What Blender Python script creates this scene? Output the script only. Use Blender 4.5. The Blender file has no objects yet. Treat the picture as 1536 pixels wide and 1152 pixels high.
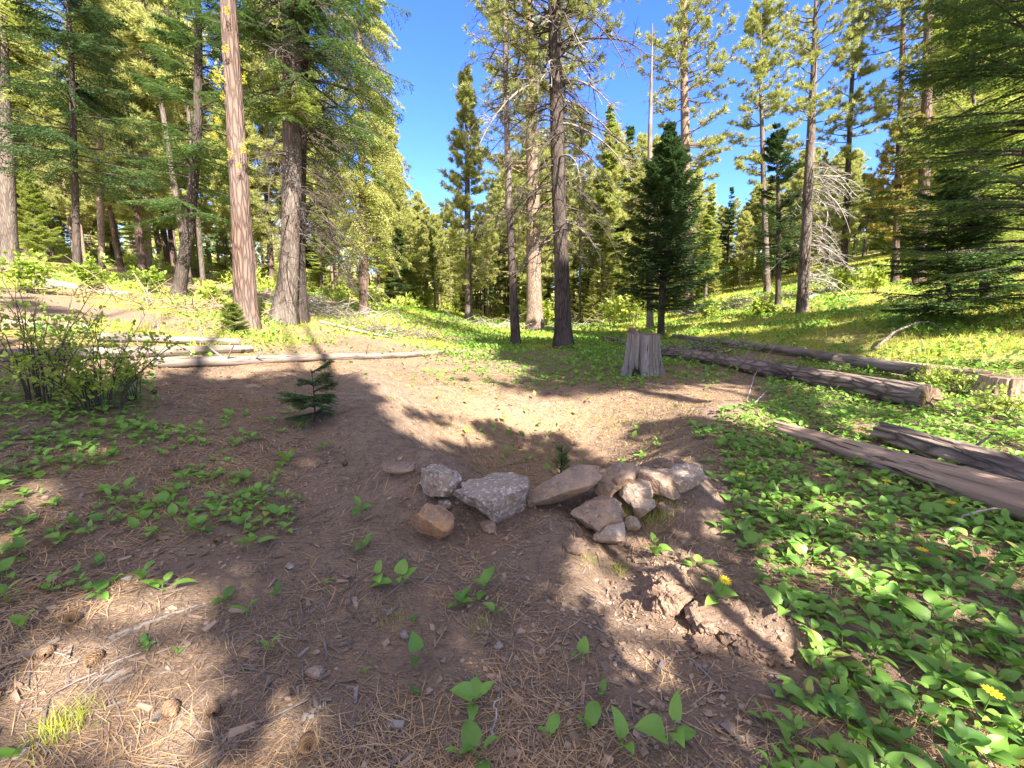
import bpy, bmesh, math, random
import numpy as np
from mathutils import Vector, Matrix

R = np.random.default_rng(7)
random.seed(7)
SC = bpy.context.scene
COL = SC.collection
PI = math.pi

# ------------------------------------------------------------------ camera model
CAM_H, PITCH, FPX = 1.6, math.radians(9.0), 640.0
CP, SP = math.cos(PITCH), math.sin(PITCH)

def smooth(t): 
    t = np.clip(t, 0, 1); return t*t*(3-2*t)
def softp(t, k): return k*np.logaddexp(0, t/k)

def hash2(i, j, s):
    n = (i*374761393 + j*668265263 + s*1274126177) & 0xffffffff
    n = ((n ^ (n >> 13))*1274126177) & 0xffffffff
    return ((n ^ (n >> 16)) & 0xffff)/65535.0
def vnoise(x, y, s=0):
    x = np.asarray(x, float); y = np.asarray(y, float)
    i = np.floor(x).astype(np.int64); j = np.floor(y).astype(np.int64)
    fx = x-i; fy = y-j
    fx = fx*fx*(3-2*fx); fy = fy*fy*(3-2*fy)
    a = hash2(i, j, s)*(1-fx)+hash2(i+1, j, s)*fx
    b = hash2(i, j+1, s)*(1-fx)+hash2(i+1, j+1, s)*fx
    return (a*(1-fy)+b*fy)*2-1
def fbm(x, y, o=4, s=0):
    r = 0; a = 1.0; f = 1.0
    for k in range(o):
        r = r+a*vnoise(np.asarray(x)*f+13.7*k, np.asarray(y)*f-7.1*k, s+k); a *= .5; f *= 2.03
    return r

def seg_gauss(x, y, pts, w):
    """closeness (0..1) to a polyline"""
    best = np.zeros_like(x)
    for (ax, ay), (bx, by) in zip(pts[:-1], pts[1:]):
        dx, dy = bx-ax, by-ay
        t = np.clip(((x-ax)*dx+(y-ay)*dy)/(dx*dx+dy*dy), 0, 1)
        d2 = (x-ax-t*dx)**2+(y-ay-t*dy)**2
        best = np.maximum(best, np.exp(-d2/(w*w)))
    return best

RIM_L = [(-.8, 3.7), (-1.25, 4.6), (-1.85, 5.8), (-2.6, 7.6)]
RIM_R = [(1.35, 3.7), (1.7, 4.5), (2.5, 5.6), (3.2, 6.2)]
RIM_F = [(-.75, 3.62), (.3, 3.42), (1.35, 3.6)]
CLODS = [(.93, 2.32, .14, .15), (1.2, 2.12, .11, .17), (1.42, 1.95, .09, .14), (1.05, 2.55, .05, .2),
         (.42, 2.85, .10, .3), (.1, 2.9, .07, .35)]
def h(x, y):
    x = np.asarray(x, float); y = np.asarray(y, float)
    yy = np.maximum(y, -20)
    r = .024*yy
    left = .16*softp(-x-1.9+.02*yy, .9)
    left = 14*np.tanh(left/14)
    right = .225*softp(x-7.2-.03*yy, 1.6)*smooth((yy+2)/14)
    right = 22*np.tanh(right/22)
    r = r+left+right
    r = r+smooth((yy-55)/120)*6
    pit = np.exp(-((((x-.45-.06*(y-5))/1.75)**2+((y-5.85)/2.3)**2)**1.3))
    r = r-.84*pit
    r = r+.08*np.exp(-(((x-.9)/2.6)**2+((y-8.3)/.8)**2))-.10*np.exp(-(((x-1.4)/2.0)**2+((y-10.0)/1.2)**2))
    r = r+.27*seg_gauss(x, y, RIM_L, .62)+.25*seg_gauss(x, y, RIM_R, .6)+.25*seg_gauss(x, y, RIM_F, .36)
    for cx, cy, a, w in CLODS:
        r = r+a*np.exp(-(((x-cx)**2+(y-cy)**2)/(w*w))**1.5)
    r = r-.07*np.exp(-(((x-.62)/.12)**2+((y-2.55)/.45)**2))      # the eroded gully below the stones
    near = np.exp(-((x*x+(y-4)**2)/90))
    r = r+.030*fbm(x*1.1, y*1.1, 3, 3)*(.4+near)+.010*fbm(x*5, y*5, 3, 9)*near+.12*fbm(x*.16, y*.16, 3, 21)*smooth((np.hypot(x, y)-6)/12)
    cl = seg_gauss(x, y, [(.85, 2.5), (1.2, 2.1), (1.55, 1.85)], .22)
    r = r+.03*cl*fbm(x*9, y*9, 3, 17)
    return r

H0 = float(h(0., 0.))
CAM = np.array([0, 0, H0+CAM_H])
FWD = np.array([0, CP, -SP]); UP = np.array([0, SP, CP]); RT = np.array([1., 0, 0])

def ray(px, py):
    return RT*((px-768)/FPX)+UP*((576-py)/FPX)+FWD
def at(px, py, far=90):
    """the point of the ground seen at a pixel of the photograph (1536 x 1152)"""
    d = ray(px, py); lo = .6; t = .6
    while t < far:
        p = CAM+d*t
        if p[2] < h(p[0], p[1]):
            a, b = t-max(.02, .01*t)*1.01, t
            for _ in range(14):
                m = (a+b)/2; q = CAM+d*m
                if q[2] < h(q[0], q[1]): b = m
                else: a = m
            q = CAM+d*b
            return np.array([q[0], q[1], float(h(q[0], q[1]))])
        t += max(.02, .01*t)
    q = CAM+d*far
    return np.array([q[0], q[1], float(h(q[0], q[1]))])
def on_plane(px, py, Y):
    d = ray(px, py); t = (Y-CAM[1])/d[1]
    return CAM+d*t
def project(P):
    P = np.atleast_2d(P)-CAM
    z = P@FWD; z = np.where(np.abs(z) < 1e-4, 1e-4, z)
    return 768+FPX*(P@RT)/z, 576-FPX*(P@UP)/z, z

SUN_AZ, SUN_EL = math.radians(180-29), math.radians(40)
TOSUN = np.array([math.sin(SUN_AZ)*math.cos(SUN_EL), math.cos(SUN_AZ)*math.cos(SUN_EL), math.sin(SUN_EL)])

# ------------------------------------------------------------------ mesh helpers
class MB:
    """collects triangles, quads and tubes (numpy) and links them as ONE mesh object"""
    def __init__(s): s.v = []; s.n = 0; s.t = []; s.q = []; s.tm = []; s.qm = []; s.c = []
    def pts(s, V):
        V = np.asarray(V, float).reshape(-1, 3); k = s.n; s.v.append(V); s.n += len(V); return k
    def tris(s, V, m=0):
        V = np.asarray(V, float); N = len(V)
        if N == 0: return
        k = s.pts(V); s.t.append(k+np.arange(N*3).reshape(-1, 3)); s.tm.append(np.full(N, m))
    def quads(s, V, m=0):
        V = np.asarray(V, float); N = len(V)
        if N == 0: return
        k = s.pts(V); s.q.append(k+np.arange(N*4).reshape(-1, 4)); s.qm.append(np.full(N, m))
    def faces(s, V, F, m=0):
        k = s.pts(V); F = np.asarray(F)+k
        if F.shape[1] == 3: s.t.append(F); s.tm.append(np.full(len(F), m))
        else: s.q.append(F); s.qm.append(np.full(len(F), m))
    def grid(s, V, m=0, wrap=False):
        """V (n,k,3) rows of points"""
        n, k = V.shape[:2]; i = np.arange(n*k).reshape(n, k)
        if wrap: a, b = i, np.roll(i, -1, 1)
        else: a, b = i[:, :-1], i[:, 1:]
        F = np.stack([a[:-1], b[:-1], b[1:], a[1:]], -1).reshape(-1, 4)
        s.faces(V.reshape(-1, 3), F, m)
    def tube(s, P, rad, sides=6, m=0, cap=False):
        P = np.asarray(P, float); rad = np.broadcast_to(np.asarray(rad, float), (len(P),))
        T = np.gradient(P, axis=0); T /= np.linalg.norm(T, axis=1)[:, None]+1e-9
        ref = np.array([1., .13, .07]) if abs(T[0, 0]) < .8 else np.array([.1, 1., .1])
        A = np.cross(T, ref); A /= np.linalg.norm(A, axis=1)[:, None]+1e-9
        B = np.cross(T, A)
        th = np.arange(sides)*2*PI/sides
        V = P[:, None]+rad[:, None, None]*(np.cos(th)[None, :, None]*A[:, None]+np.sin(th)[None, :, None]*B[:, None])
        s.grid(V, m, True)
        if cap:
            for r_, rev in ((0, 0), (-1, 1)):
                c = V[r_]; mid = c.mean(0)
                nx = np.roll(c, -1, 0)
                s.tris(np.stack([np.broadcast_to(mid, c.shape), nx, c], 1) if not rev else np.stack([np.broadcast_to(mid, c.shape), c, nx], 1), m)
        return V
    def mesh(s, name, mats, smooth_=False):
        V = np.concatenate(s.v) if s.v else np.zeros((0, 3))
        T = np.concatenate(s.t) if s.t else np.zeros((0, 3), int)
        Q = np.concatenate(s.q) if s.q else np.zeros((0, 4), int)
        me = bpy.data.meshes.new(name)
        nt, nq = len(T), len(Q)
        me.vertices.add(len(V)); me.vertices.foreach_set('co', V.astype(np.float32).ravel())
        me.loops.add(nt*3+nq*4)
        me.loops.foreach_set('vertex_index', np.concatenate([T.ravel(), Q.ravel()]).astype(np.int32))
        me.polygons.add(nt+nq)
        me.polygons.foreach_set('loop_start', np.concatenate([np.arange(nt)*3, nt*3+np.arange(nq)*4]).astype(np.int32))
        mi = np.concatenate([np.concatenate(s.tm) if s.tm else np.zeros(0), np.concatenate(s.qm) if s.qm else np.zeros(0)])
        me.polygons.foreach_set('material_index', mi.astype(np.int32))
        me.polygons.foreach_set('use_smooth', np.full(nt+nq, bool(smooth_)))
        for m in (mats if isinstance(mats, (list, tuple)) else [mats]): me.materials.append(m)
        me.update(calc_edges=True)
        return me
    def build(s, name, mats, parent=None, smooth_=False):
        return link(name, s.mesh(name, mats, smooth_), parent)

def link(name, data, parent=None, loc=None):
    o = bpy.data.objects.new(name, data); COL.objects.link(o)
    if parent is not None: o.parent = parent
    if loc is not None: o.location = loc
    return o
def tag(o, label, cat, group=None, kind=None):
    if label: o['label'] = label
    if cat: o['category'] = cat
    if group: o['group'] = group
    if kind: o['kind'] = kind
    return o
def empty(name, loc, rz=0, label=None, cat=None, group=None):
    o = link(name, None, None, loc); o.rotation_euler = (0, 0, rz); o.empty_display_size = .1
    return tag(o, label, cat, group)
def copy_tree(o, parent=None):
    c = o.copy(); COL.objects.link(c); c.parent = parent
    for ch in o.children: copy_tree(ch, c)
    return c
def unit(v): 
    v = np.asarray(v, float); return v/(np.linalg.norm(v, axis=-1, keepdims=True)+1e-9)
def rvec(n): return unit(R.normal(size=(n, 3)))

# ------------------------------------------------------------------ materials
class NT:
    def __init__(s, name):
        s.m = bpy.data.materials.new(name); s.m.use_nodes = True
        s.t = s.m.node_tree; s.t.nodes.clear()
        s.out = s.t.nodes.new('ShaderNodeOutputMaterial')
    def n(s, typ, **k):
        o = s.t.nodes.new('ShaderNode'+typ)
        for a, b in k.items():
            if a in o.inputs.keys() if isinstance(a, str) else False: o.inputs[a].default_value = b
            else: setattr(o, a, b)
        return o
    def l(s, a, b): s.t.links.new(a, b)
    def coord(s, which='Object', scale=(1, 1, 1)):
        tc = s.n('TexCoord'); mp = s.n('Mapping'); mp.inputs['Scale'].default_value = scale
        s.l(tc.outputs[which], mp.inputs['Vector']); return mp.outputs[0]
    def pos(s, scale=(1, 1, 1)):
        g = s.n('NewGeometry'); mp = s.n('Mapping'); mp.inputs['Scale'].default_value = scale
        s.l(g.outputs['Position'], mp.inputs['Vector']); return mp.outputs[0]
    def noise(s, vec, scale, detail=4, rough=.6, dist=0.):
        o = s.n('TexNoise'); o.inputs['Scale'].default_value = scale; o.inputs['Detail'].default_value = detail
        o.inputs['Roughness'].default_value = rough; o.inputs['Distortion'].default_value = dist
        s.l(vec, o.inputs['Vector']); return o.outputs['Fac']
    def vor(s, vec, scale, feature='F1', out='Distance', rnd=1.):
        o = s.n('TexVoronoi'); o.feature = feature; o.inputs['Scale'].default_value = scale; o.inputs['Randomness'].default_value = rnd
        s.l(vec, o.inputs['Vector']); return o.outputs[out]
    def ramp(s, fac, stops, interp='LINEAR'):
        o = s.n('ValToRGB'); cr = o.color_ramp; cr.interpolation = interp
        while len(cr.elements) < len(stops): cr.elements.new(.5)
        for e, (p, c) in zip(cr.elements, stops):
            e.position = p; e.color = (*c, 1) if not isinstance(c, (int, float)) else (c, c, c, 1)
        s.l(fac, o.inputs[0]); return o.outputs[0]
    def mix(s, fac, a, b, mode='MIX'):
        o = s.n('Mix'); o.data_type = 'RGBA'; o.blend_type = mode; o.clamp_result = False
        for sock, v in ((o.inputs[0], fac), (o.inputs[6], a), (o.inputs[7], b)):
            if hasattr(v, 'links') or hasattr(v, 'is_linked'): s.l(v, sock)
            elif isinstance(v, (int, float)): sock.default_value = v
            else: sock.default_value = (*v, 1)
        return o.outputs[2]
    def math(s, op, a, b=0.):
        o = s.n('Math'); o.operation = op
        for sock, v in ((o.inputs[0], a), (o.inputs[1], b)):
            if isinstance(v, (int, float)): sock.default_value = v
            else: s.l(v, sock)
        return o.outputs[0]
    def bump(s, hgt, strength=.5, dist=.02, nrm=None):
        o = s.n('Bump'); o.inputs['Strength'].default_value = strength; o.inputs['Distance'].default_value = dist
        s.l(hgt, o.inputs['Height'])
        if nrm: s.l(nrm, o.inputs['Normal'])
        return o.outputs[0]
    def principled(s, col, rough=.85, nrm=None, spec=.25):
        p = s.n('BsdfPrincipled')
        if isinstance(col, tuple): p.inputs['Base Color'].default_value = (*col, 1)
        else: s.l(col, p.inputs['Base Color'])
        if isinstance(rough, (int, float)): p.inputs['Roughness'].default_value = rough
        else: s.l(rough, p.inputs['Roughness'])
        p.inputs['Specular IOR Level'].default_value = spec
        if nrm: s.l(nrm, p.inputs['Normal'])
        s.l(p.outputs[0], s.out.inputs[0]); return p

def leaf_mat(name, dark, light, trans=.35, rough=.6, scale=1.6, hue_obj=.12, gloss=.04, tcol=None):
    t = NT(name)
    oi = t.n('ObjectInfo'); g = t.n('NewGeometry')
    nz = t.noise(t.pos(), scale, 3, .65)
    f = t.math('ADD', t.math('MULTIPLY', nz, .9), t.math('MULTIPLY', g.outputs['Random Per Island'], .55))
    f = t.math('ADD', f, t.math('MULTIPLY', t.math('SUBTRACT', oi.outputs['Random'], .5), hue_obj*2.5))
    col = t.ramp(f, [(.22, dark), (.92, light)])
    d = t.n('BsdfDiffuse'); tr = t.n('BsdfTranslucent'); mx = t.n('MixShader'); mx.inputs[0].default_value = trans
    t.l(col, d.inputs[0])
    t.l(t.mix(.5, col, tcol or tuple(min(1, c*1.5) for c in light)), tr.inputs[0])
    t.l(d.outputs[0], mx.inputs[1]); t.l(tr.outputs[0], mx.inputs[2])
    gl = t.n('BsdfGlossy'); gl.inputs['Roughness'].default_value = rough
    m2 = t.n('MixShader'); m2.inputs[0].default_value = gloss
    t.l(mx.outputs[0], m2.inputs[1]); t.l(gl.outputs[0], m2.inputs[2])
    t.l(m2.outputs[0], t.out.inputs[0]); return t.m

def bark_mat(name, c_plate, c_crack, c_tint, zs=.22, sc=13., bump=.7, tint_amt=.5):
    t = NT(name); v = t.coord('Object', (1, 1, zs))
    wob = t.noise(v, 4., 3, .6)
    vv = t.n('VectorMath'); vv.operation = 'ADD'; t.l(v, vv.inputs[0])
    sc_ = t.n('VectorMath'); sc_.operation = 'SCALE'; sc_.inputs['Scale'].default_value = .12
    cmb = t.n('CombineXYZ'); t.l(wob, cmb.inputs[0]); t.l(wob, cmb.inputs[1]); t.l(wob, cmb.inputs[2])
    t.l(cmb.outputs[0], sc_.inputs[0]); t.l(sc_.outputs[0], vv.inputs[1])
    v2 = vv.outputs[0]
    cr = t.vor(v2, sc, 'DISTANCE_TO_EDGE')
    crm = t.ramp(cr, [(.0, 0.), (.22, 1.)])
    fine = t.noise(v, 40., 4, .7)
    big = t.noise(t.coord('Object', (1, 1, .5)), 1.1, 3, .6)
    col = t.mix(crm, c_crack, t.mix(t.ramp(fine, [(.3, 0.), (.7, 1.)]), tuple(c*.65 for c in c_plate), c_plate))
    col = t.mix(t.math('MULTIPLY', t.ramp(big, [(.4, 0.), (.65, 1.)]), tint_amt), col, c_tint)
    hgt = t.math('ADD', t.math('MULTIPLY', crm, .7), t.math('MULTIPLY', fine, .35))
    t.principled(col, .9, t.bump(hgt, bump, .03), .1); return t.m

def wood_mat(name, a, b, c, along=(14, 14, 1.1), bump=.5, scale=1., coord='Object'):
    """weathered wood: fibres along local z"""
    t = NT(name); v = t.coord(coord, along)
    f = t.noise(v, 2.2*scale, 6, .7, .4); k = t.noise(t.coord(coord, (2, 2, .7)), 1.6*scale, 4, .6)
    crk = t.ramp(t.noise(t.coord(coord, tuple(x*1.3 for x in along)), 1.7*scale, 3, .5, .6), [(.30, 0.), (.40, 1.)])
    col = t.mix(t.ramp(f, [(.25, 0.), (.75, 1.)]), a, b)
    col = t.mix(t.ramp(k, [(.42, 0.), (.62, 1.)]), col, c)
    col = t.mix(crk, tuple(x*.3 for x in a), col)
    hgt = t.math('ADD', t.math('MULTIPLY', f, .6), crk)
    t.principled(col, .85, t.bump(hgt, bump, .015), .15); return t.m

M = {}
M['bark_red'] = bark_mat('bark_red', (.245, .16, .125), (.065, .045, .038), (.225, .18, .16), .15, 12., 1.)
M['bark_fir'] = bark_mat('bark_fir', (.20, .155, .13), (.045, .035, .03), (.27, .235, .205), .16, 15.)
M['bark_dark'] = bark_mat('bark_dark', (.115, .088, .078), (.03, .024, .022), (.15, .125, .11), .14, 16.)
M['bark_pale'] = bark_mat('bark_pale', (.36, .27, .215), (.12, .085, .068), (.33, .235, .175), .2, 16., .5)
M['bark_log'] = bark_mat('bark_log', (.30, .235, .20), (.06, .045, .038), (.36, .285, .24), .3, 9., 1.)
M['dead'] = wood_mat('dead_branch_wood', (.20, .165, .145), (.33, .29, .26), (.13, .10, .09), (10, 10, 3))
M['dead_pale'] = wood_mat('pale_branch_wood', (.36, .32, .29), (.50, .46, .42), (.28, .24, .21), (10, 10, 3))
M['grey_wood'] = wood_mat('grey_wood', (.20, .165, .14), (.31, .265, .225), (.155, .122, .10))
M['dead_dark'] = wood_mat('dark_twig_wood', (.085, .068, .058), (.155, .128, .11), (.06, .048, .042), (10, 10, 3))
M['stump'] = wood_mat('stump_wood', (.17, .157, .15), (.40, .37, .345), (.25, .22, .195), (26, 26, 1.2), .6)
M['stump_top'] = wood_mat('stump_top_wood', (.17, .115, .08), (.27, .195, .14), (.13, .09, .065), (8, 8, 8))
M['rot_wood'] = wood_mat('rotten_wood', (.22, .15, .105), (.54, .40, .29), (.36, .25, .18), (18, 18, 1.1), 1.)
M['rot_hole'] = wood_mat('charred_hollow', (.03, .024, .02), (.06, .05, .045), (.02, .017, .015), (20, 20, 2), .8)  # near-black wood tone for the hollow in the stump
M['needle_pine'] = leaf_mat('pine_needles', (.10, .135, .035), (.40, .42, .12), .34)
M['needle_light'] = leaf_mat('sunny_needles', (.15, .185, .055), (.48, .49, .155), .44)
M['needle_gold'] = leaf_mat('golden_needles', (.15, .15, .03), (.46, .40, .09), .34)
M['needle_fir'] = leaf_mat('fir_needles', (.03, .075, .03), (.135, .225, .06), .28)
M['needle_cedar'] = leaf_mat('cedar_sprays', (.020, .055, .026), (.085, .15, .05), .24)
M['needle_young'] = leaf_mat('young_fir_needles', (.12, .19, .045), (.42, .48, .11), .38)
M['needle_brown'] = leaf_mat('dry_needles', (.10, .065, .03), (.26, .19, .09), .2)
M['shrub'] = leaf_mat('shrub_leaves', (.14, .21, .03), (.46, .54, .09), .40)
M['bush'] = leaf_mat('bush_leaves', (.11, .18, .025), (.36, .46, .06), .40)
M['lichen'] = leaf_mat('wolf_lichen', (.30, .30, .025), (.60, .55, .06), .2)
M['grass'] = leaf_mat('meadow_grass', (.17, .23, .03), (.52, .56, .085), .40, scale=.8)
M['cover'] = leaf_mat('ground_cover', (.07, .17, .025), (.24, .42, .06), .38, scale=1.2)
M['plant'] = leaf_mat('broad_leaf', (.06, .178, .028), (.215, .405, .062), .36, .5, 3., .34, .04, (.36, .58, .05))
M['plant_old'] = leaf_mat('yellowed_leaf', (.17, .22, .04), (.42, .44, .10), .36, .5, 3., .3, .04)
M['stem'] = leaf_mat('plant_stem', (.10, .18, .03), (.22, .30, .07), .2)
M['petal'] = leaf_mat('yellow_petal', (.75, .48, .01), (.9, .66, .02), .25)
M['disc'] = leaf_mat('flower_disc', (.45, .22, .01), (.6, .32, .02), .1)
M['straw'] = leaf_mat('fallen_needles', (.22, .12, .055), (.66, .44, .24), .1, scale=2.2)
M['greyneedle'] = leaf_mat('old_needles', (.08, .055, .042), (.36, .265, .20), .05, scale=2.5)
M['chip'] = leaf_mat('bark_flakes', (.08, .05, .036), (.36, .25, .18), .02, scale=4., hue_obj=0)
M['cone'] = leaf_mat('cone_scales', (.11, .065, .04), (.30, .19, .115), .02, scale=30.)

def rock_mat(name, base, dark, warm, lich, lich_amt=.4):
    t = NT(name); v = t.coord('Object')
    a = t.noise(v, 9., 6, .7); b = t.noise(v, 3.2, 4, .6, .5); c = t.noise(v, 30., 4, .7); li = t.noise(v, 34., 4, .6, .6)
    col = t.mix(t.ramp(a, [(.3, 0.), (.7, 1.)]), dark, base)
    col = t.mix(t.ramp(b, [(.45, 0.), (.6, 1.)]), col, warm)
    col = t.mix(t.math('MULTIPLY', t.ramp(li, [(.54, 0.), (.63, 1.)]), lich_amt), col, lich)
    col = t.mix(t.math('MULTIPLY', t.ramp(t.noise(v, 24., 3, .6), [(.62, 0.), (.68, 1.)]), .55), col, (.07, .062, .055))
    hgt = t.math('ADD', t.math('MULTIPLY', a, .8), t.math('MULTIPLY', c, .5))
    t.principled(col, .9, t.bump(hgt, 1., .035), .15); return t.m
M['rock_grey'] = rock_mat('grey_lichen_rock', (0.434, 0.361, 0.308), (0.218, 0.174, 0.149), (0.378, 0.271, 0.202), (0.701, 0.630, 0.536), .8)
M['rock_tan'] = rock_mat('tan_rock', (0.413, 0.301, 0.226), (0.229, 0.165, 0.129), (0.444, 0.301, 0.200), (0.503, 0.443, 0.373), .4)
M['rock_orange'] = rock_mat('orange_rock', (0.394, 0.259, 0.166), (0.271, 0.168, 0.102), (0.493, 0.269, 0.129), (0.443, 0.380, 0.322), .6)  # brown base with warmer orange patches
M['rock_pale'] = rock_mat('pale_rock', (0.532, 0.428, 0.346), (0.311, 0.244, 0.200), (0.503, 0.365, 0.265), (0.592, 0.518, 0.439), .35)
M['rock_brown'] = rock_mat('brown_rock', (0.333, 0.230, 0.172), (0.184, 0.133, 0.102), (0.381, 0.259, 0.177), (0.443, 0.380, 0.311), .3)
M['pebble'] = rock_mat('pebbles', (.44, .325, .25), (.22, .155, .118), (.46, .315, .22), (.50, .43, .37), .3)
M['soil_clod'] = rock_mat('soil_clods', (.27, .185, .135), (.16, .105, .078), (.33, .225, .16), (.33, .24, .175), .3)

def ground_mat():
    t = NT('forest_floor'); P = t.pos()
    at_ = t.n('Attribute'); at_.attribute_name = 'zone'      # R grass, G needle litter, B bare soil
    sep = t.n('SeparateColor'); t.l(at_.outputs['Color'], sep.inputs[0])
    n1 = t.noise(P, 1.3, 5, .65); n2 = t.noise(P, 9., 5, .7); n3 = t.noise(P, 42., 5, .75); n4 = t.noise(P, 160., 3, .7)
    soil = t.mix(t.ramp(n2, [(.3, 0.), (.7, 1.)]), (.16, .113, .084), (.37, .268, .20))
    soil = t.mix(t.math('MULTIPLY', t.ramp(n3, [(.45, 0.), (.75, 1.)]), .7), soil, (.47, .34, .245))
    soil = t.mix(t.math('MULTIPLY', t.ramp(n4, [(.60, 0.), (.66, 1.)]), .6), soil, (.50, .37, .28))
    soil = t.mix(t.math('MULTIPLY', t.ramp(n4, [(.34, 1.), (.40, 0.)]), .6), soil, (.065, .042, .033))
    st = t.noise(t.pos((1, 3.3, 1)), 26., 5, .75, 1.4)
    litter = t.mix(t.ramp(st, [(.32, 0.), (.68, 1.)]), (.115, .075, .052), (.56, .385, .245))
    litter = t.mix(t.math('MULTIPLY', t.ramp(n2, [(.4, 0.), (.62, 1.)]), .6), litter, (.30, .21, .155))
    lf = t.math('ADD', t.math('MULTIPLY', sep.outputs[1], 1.2), t.math('SUBTRACT', t.math('MULTIPLY', n1, 1.6), 1.0))
    col = t.mix(t.ramp(lf, [(.05, 0.), (.55, 1.)]), soil, litter)
    gr = t.mix(t.ramp(n3, [(.3, 0.), (.7, 1.)]), (.20, .20, .05), (.44, .42, .12))
    gf = t.math('ADD', t.math('MULTIPLY', sep.outputs[0], 1.5), t.math('SUBTRACT', t.math('MULTIPLY', n1, 1.4), 1.05))
    col = t.mix(t.ramp(gf, [(.05, 0.), (.5, .9)]), col, gr)
    hgt = t.math('ADD', t.math('MULTIPLY', n3, .5), t.math('ADD', t.math('MULTIPLY', n4, .25), t.math('MULTIPLY', n2, 1.)))
    t.principled(col, .95, t.bump(hgt, 1., .05), .08); return t.m
M['ground'] = ground_mat()

# ------------------------------------------------------------------ ground
def axis(lo, a, b, hi, d, n):
    fine = np.arange(a, b, d)
    def grow(start, end, k):
        t = np.linspace(0, 1, k+1)[1:]; L = abs(end-start)
        e = np.log(L/d+1)*1.0
        return start+np.sign(end-start)*(d*k*t+(L-d*k)*t**3.2)
    return np.concatenate([grow(a, lo, n)[::-1], fine, grow(b, hi, n)])
def zones(x, y):
    meadow = smooth((y-13.5)/4)*smooth((x+8.5+.28*(y-12))/5)
    nz = fbm(x*.35, y*.35, 3, 50)
    left = smooth((-x-4)/3)*smooth((y-5.5)/3)*(.35+.5*nz)
    right = smooth((x-3.2)/2)*smooth((9.5-y)/3)*.1+smooth((x-6)/3)*.75
    pit = np.exp(-(((x-.5)/1.6)**2+((y-6.2)/2.2)**2))*.22
    grass = np.clip(np.maximum.reduce([meadow*(.95+.3*nz), left, right*smooth((y-6)/4), pit]), 0, 1)
    bare = np.maximum.reduce([seg_gauss(x, y, RIM_L, .8), seg_gauss(x, y, RIM_F, .8), .8*seg_gauss(x, y, RIM_R, .5), .9*seg_gauss(x, y, [(.85, 2.5), (1.2, 2.1), (1.5, 1.85)], .35)])
    litter = np.clip((.62+.3*nz)*(1-bare)+.3*smooth((2.2-y)/1)*smooth((-x+.2)/1)+.35*np.exp(-(((x-.6)/2.4)**2+((y-7.6)/2.)**2)), 0, 1)  # extra litter around the pit also paints its sunlit arc paler
    return grass, litter
gx = axis(-320, -4.6, 5.6, 320, .04, 80); gy = axis(-60, .7, 8.2, 420, .04, 96)
GX, GY = np.meshgrid(gx, gy)
GZ = h(GX, GY)
mb = MB(); mb.grid(np.stack([GX, GY, GZ], -1))
gm = mb.mesh('ground', M['ground'], True)
gr_, li_ = zones(GX.ravel(), GY.ravel())
ca = gm.color_attributes.new('zone', 'FLOAT_COLOR', 'POINT')
ca.data.foreach_set('color', np.stack([gr_, li_, 0*gr_, 0*gr_+1], -1).astype(np.float32).ravel())
tag(link('ground', gm), 'brown forest floor rising to hills on both sides', 'ground', None, 'structure')

# ------------------------------------------------------------------ light, sky, camera
w = bpy.data.worlds.new('World'); SC.world = w; w.use_nodes = True
wt = w.node_tree; bg = wt.nodes['Background']
sky = wt.nodes.new('ShaderNodeTexSky'); sky.sky_type = 'NISHITA'; sky.sun_disc = False
sky.sun_elevation = SUN_EL; sky.sun_rotation = SUN_AZ; sky.altitude = 3000; sky.air_density = 1.0; sky.dust_density = .1; sky.ozone_density = 4.0
hs = wt.nodes.new('ShaderNodeHueSaturation'); hs.inputs['Saturation'].default_value = 1.2; hs.inputs['Hue'].default_value = .518
wt.links.new(sky.outputs[0], hs.inputs['Color']); 
# unseen bright cloud added overhead and behind the viewer to lift the shade; the sky ahead is clear
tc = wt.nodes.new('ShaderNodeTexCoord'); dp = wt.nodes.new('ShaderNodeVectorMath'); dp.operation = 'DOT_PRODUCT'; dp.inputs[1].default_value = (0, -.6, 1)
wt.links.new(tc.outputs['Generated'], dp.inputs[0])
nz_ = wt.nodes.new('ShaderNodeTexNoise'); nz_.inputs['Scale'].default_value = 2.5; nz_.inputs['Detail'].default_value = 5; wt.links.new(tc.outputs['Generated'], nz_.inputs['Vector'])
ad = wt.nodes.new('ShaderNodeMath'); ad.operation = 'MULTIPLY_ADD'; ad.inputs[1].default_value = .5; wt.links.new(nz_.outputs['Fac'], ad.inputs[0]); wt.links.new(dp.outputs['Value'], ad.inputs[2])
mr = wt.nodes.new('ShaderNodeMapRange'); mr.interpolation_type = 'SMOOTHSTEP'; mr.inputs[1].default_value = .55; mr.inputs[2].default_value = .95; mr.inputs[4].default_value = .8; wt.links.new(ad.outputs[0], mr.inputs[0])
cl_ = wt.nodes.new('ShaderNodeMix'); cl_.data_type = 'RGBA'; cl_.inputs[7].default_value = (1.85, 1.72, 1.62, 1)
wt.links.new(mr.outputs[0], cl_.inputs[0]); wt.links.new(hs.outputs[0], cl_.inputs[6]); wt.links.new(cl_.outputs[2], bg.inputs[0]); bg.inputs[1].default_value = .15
sl = bpy.data.lights.new('sun', 'SUN'); sl.energy = 5.0; sl.angle = math.radians(.5); sl.color = (1, .92, .80)
so = link('sun', sl); so.rotation_euler = Vector(TOSUN).to_track_quat('Z', 'Y').to_euler()
cam = bpy.data.cameras.new('camera'); cam.sensor_fit = 'HORIZONTAL'; cam.sensor_width = 36
cam.lens = 36*FPX/1536; cam.clip_start = .05; cam.clip_end = 2000
co = link('camera', cam, None, CAM); co.rotation_euler = (PI/2-PITCH, 0, 0)
SC.camera = co
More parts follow.
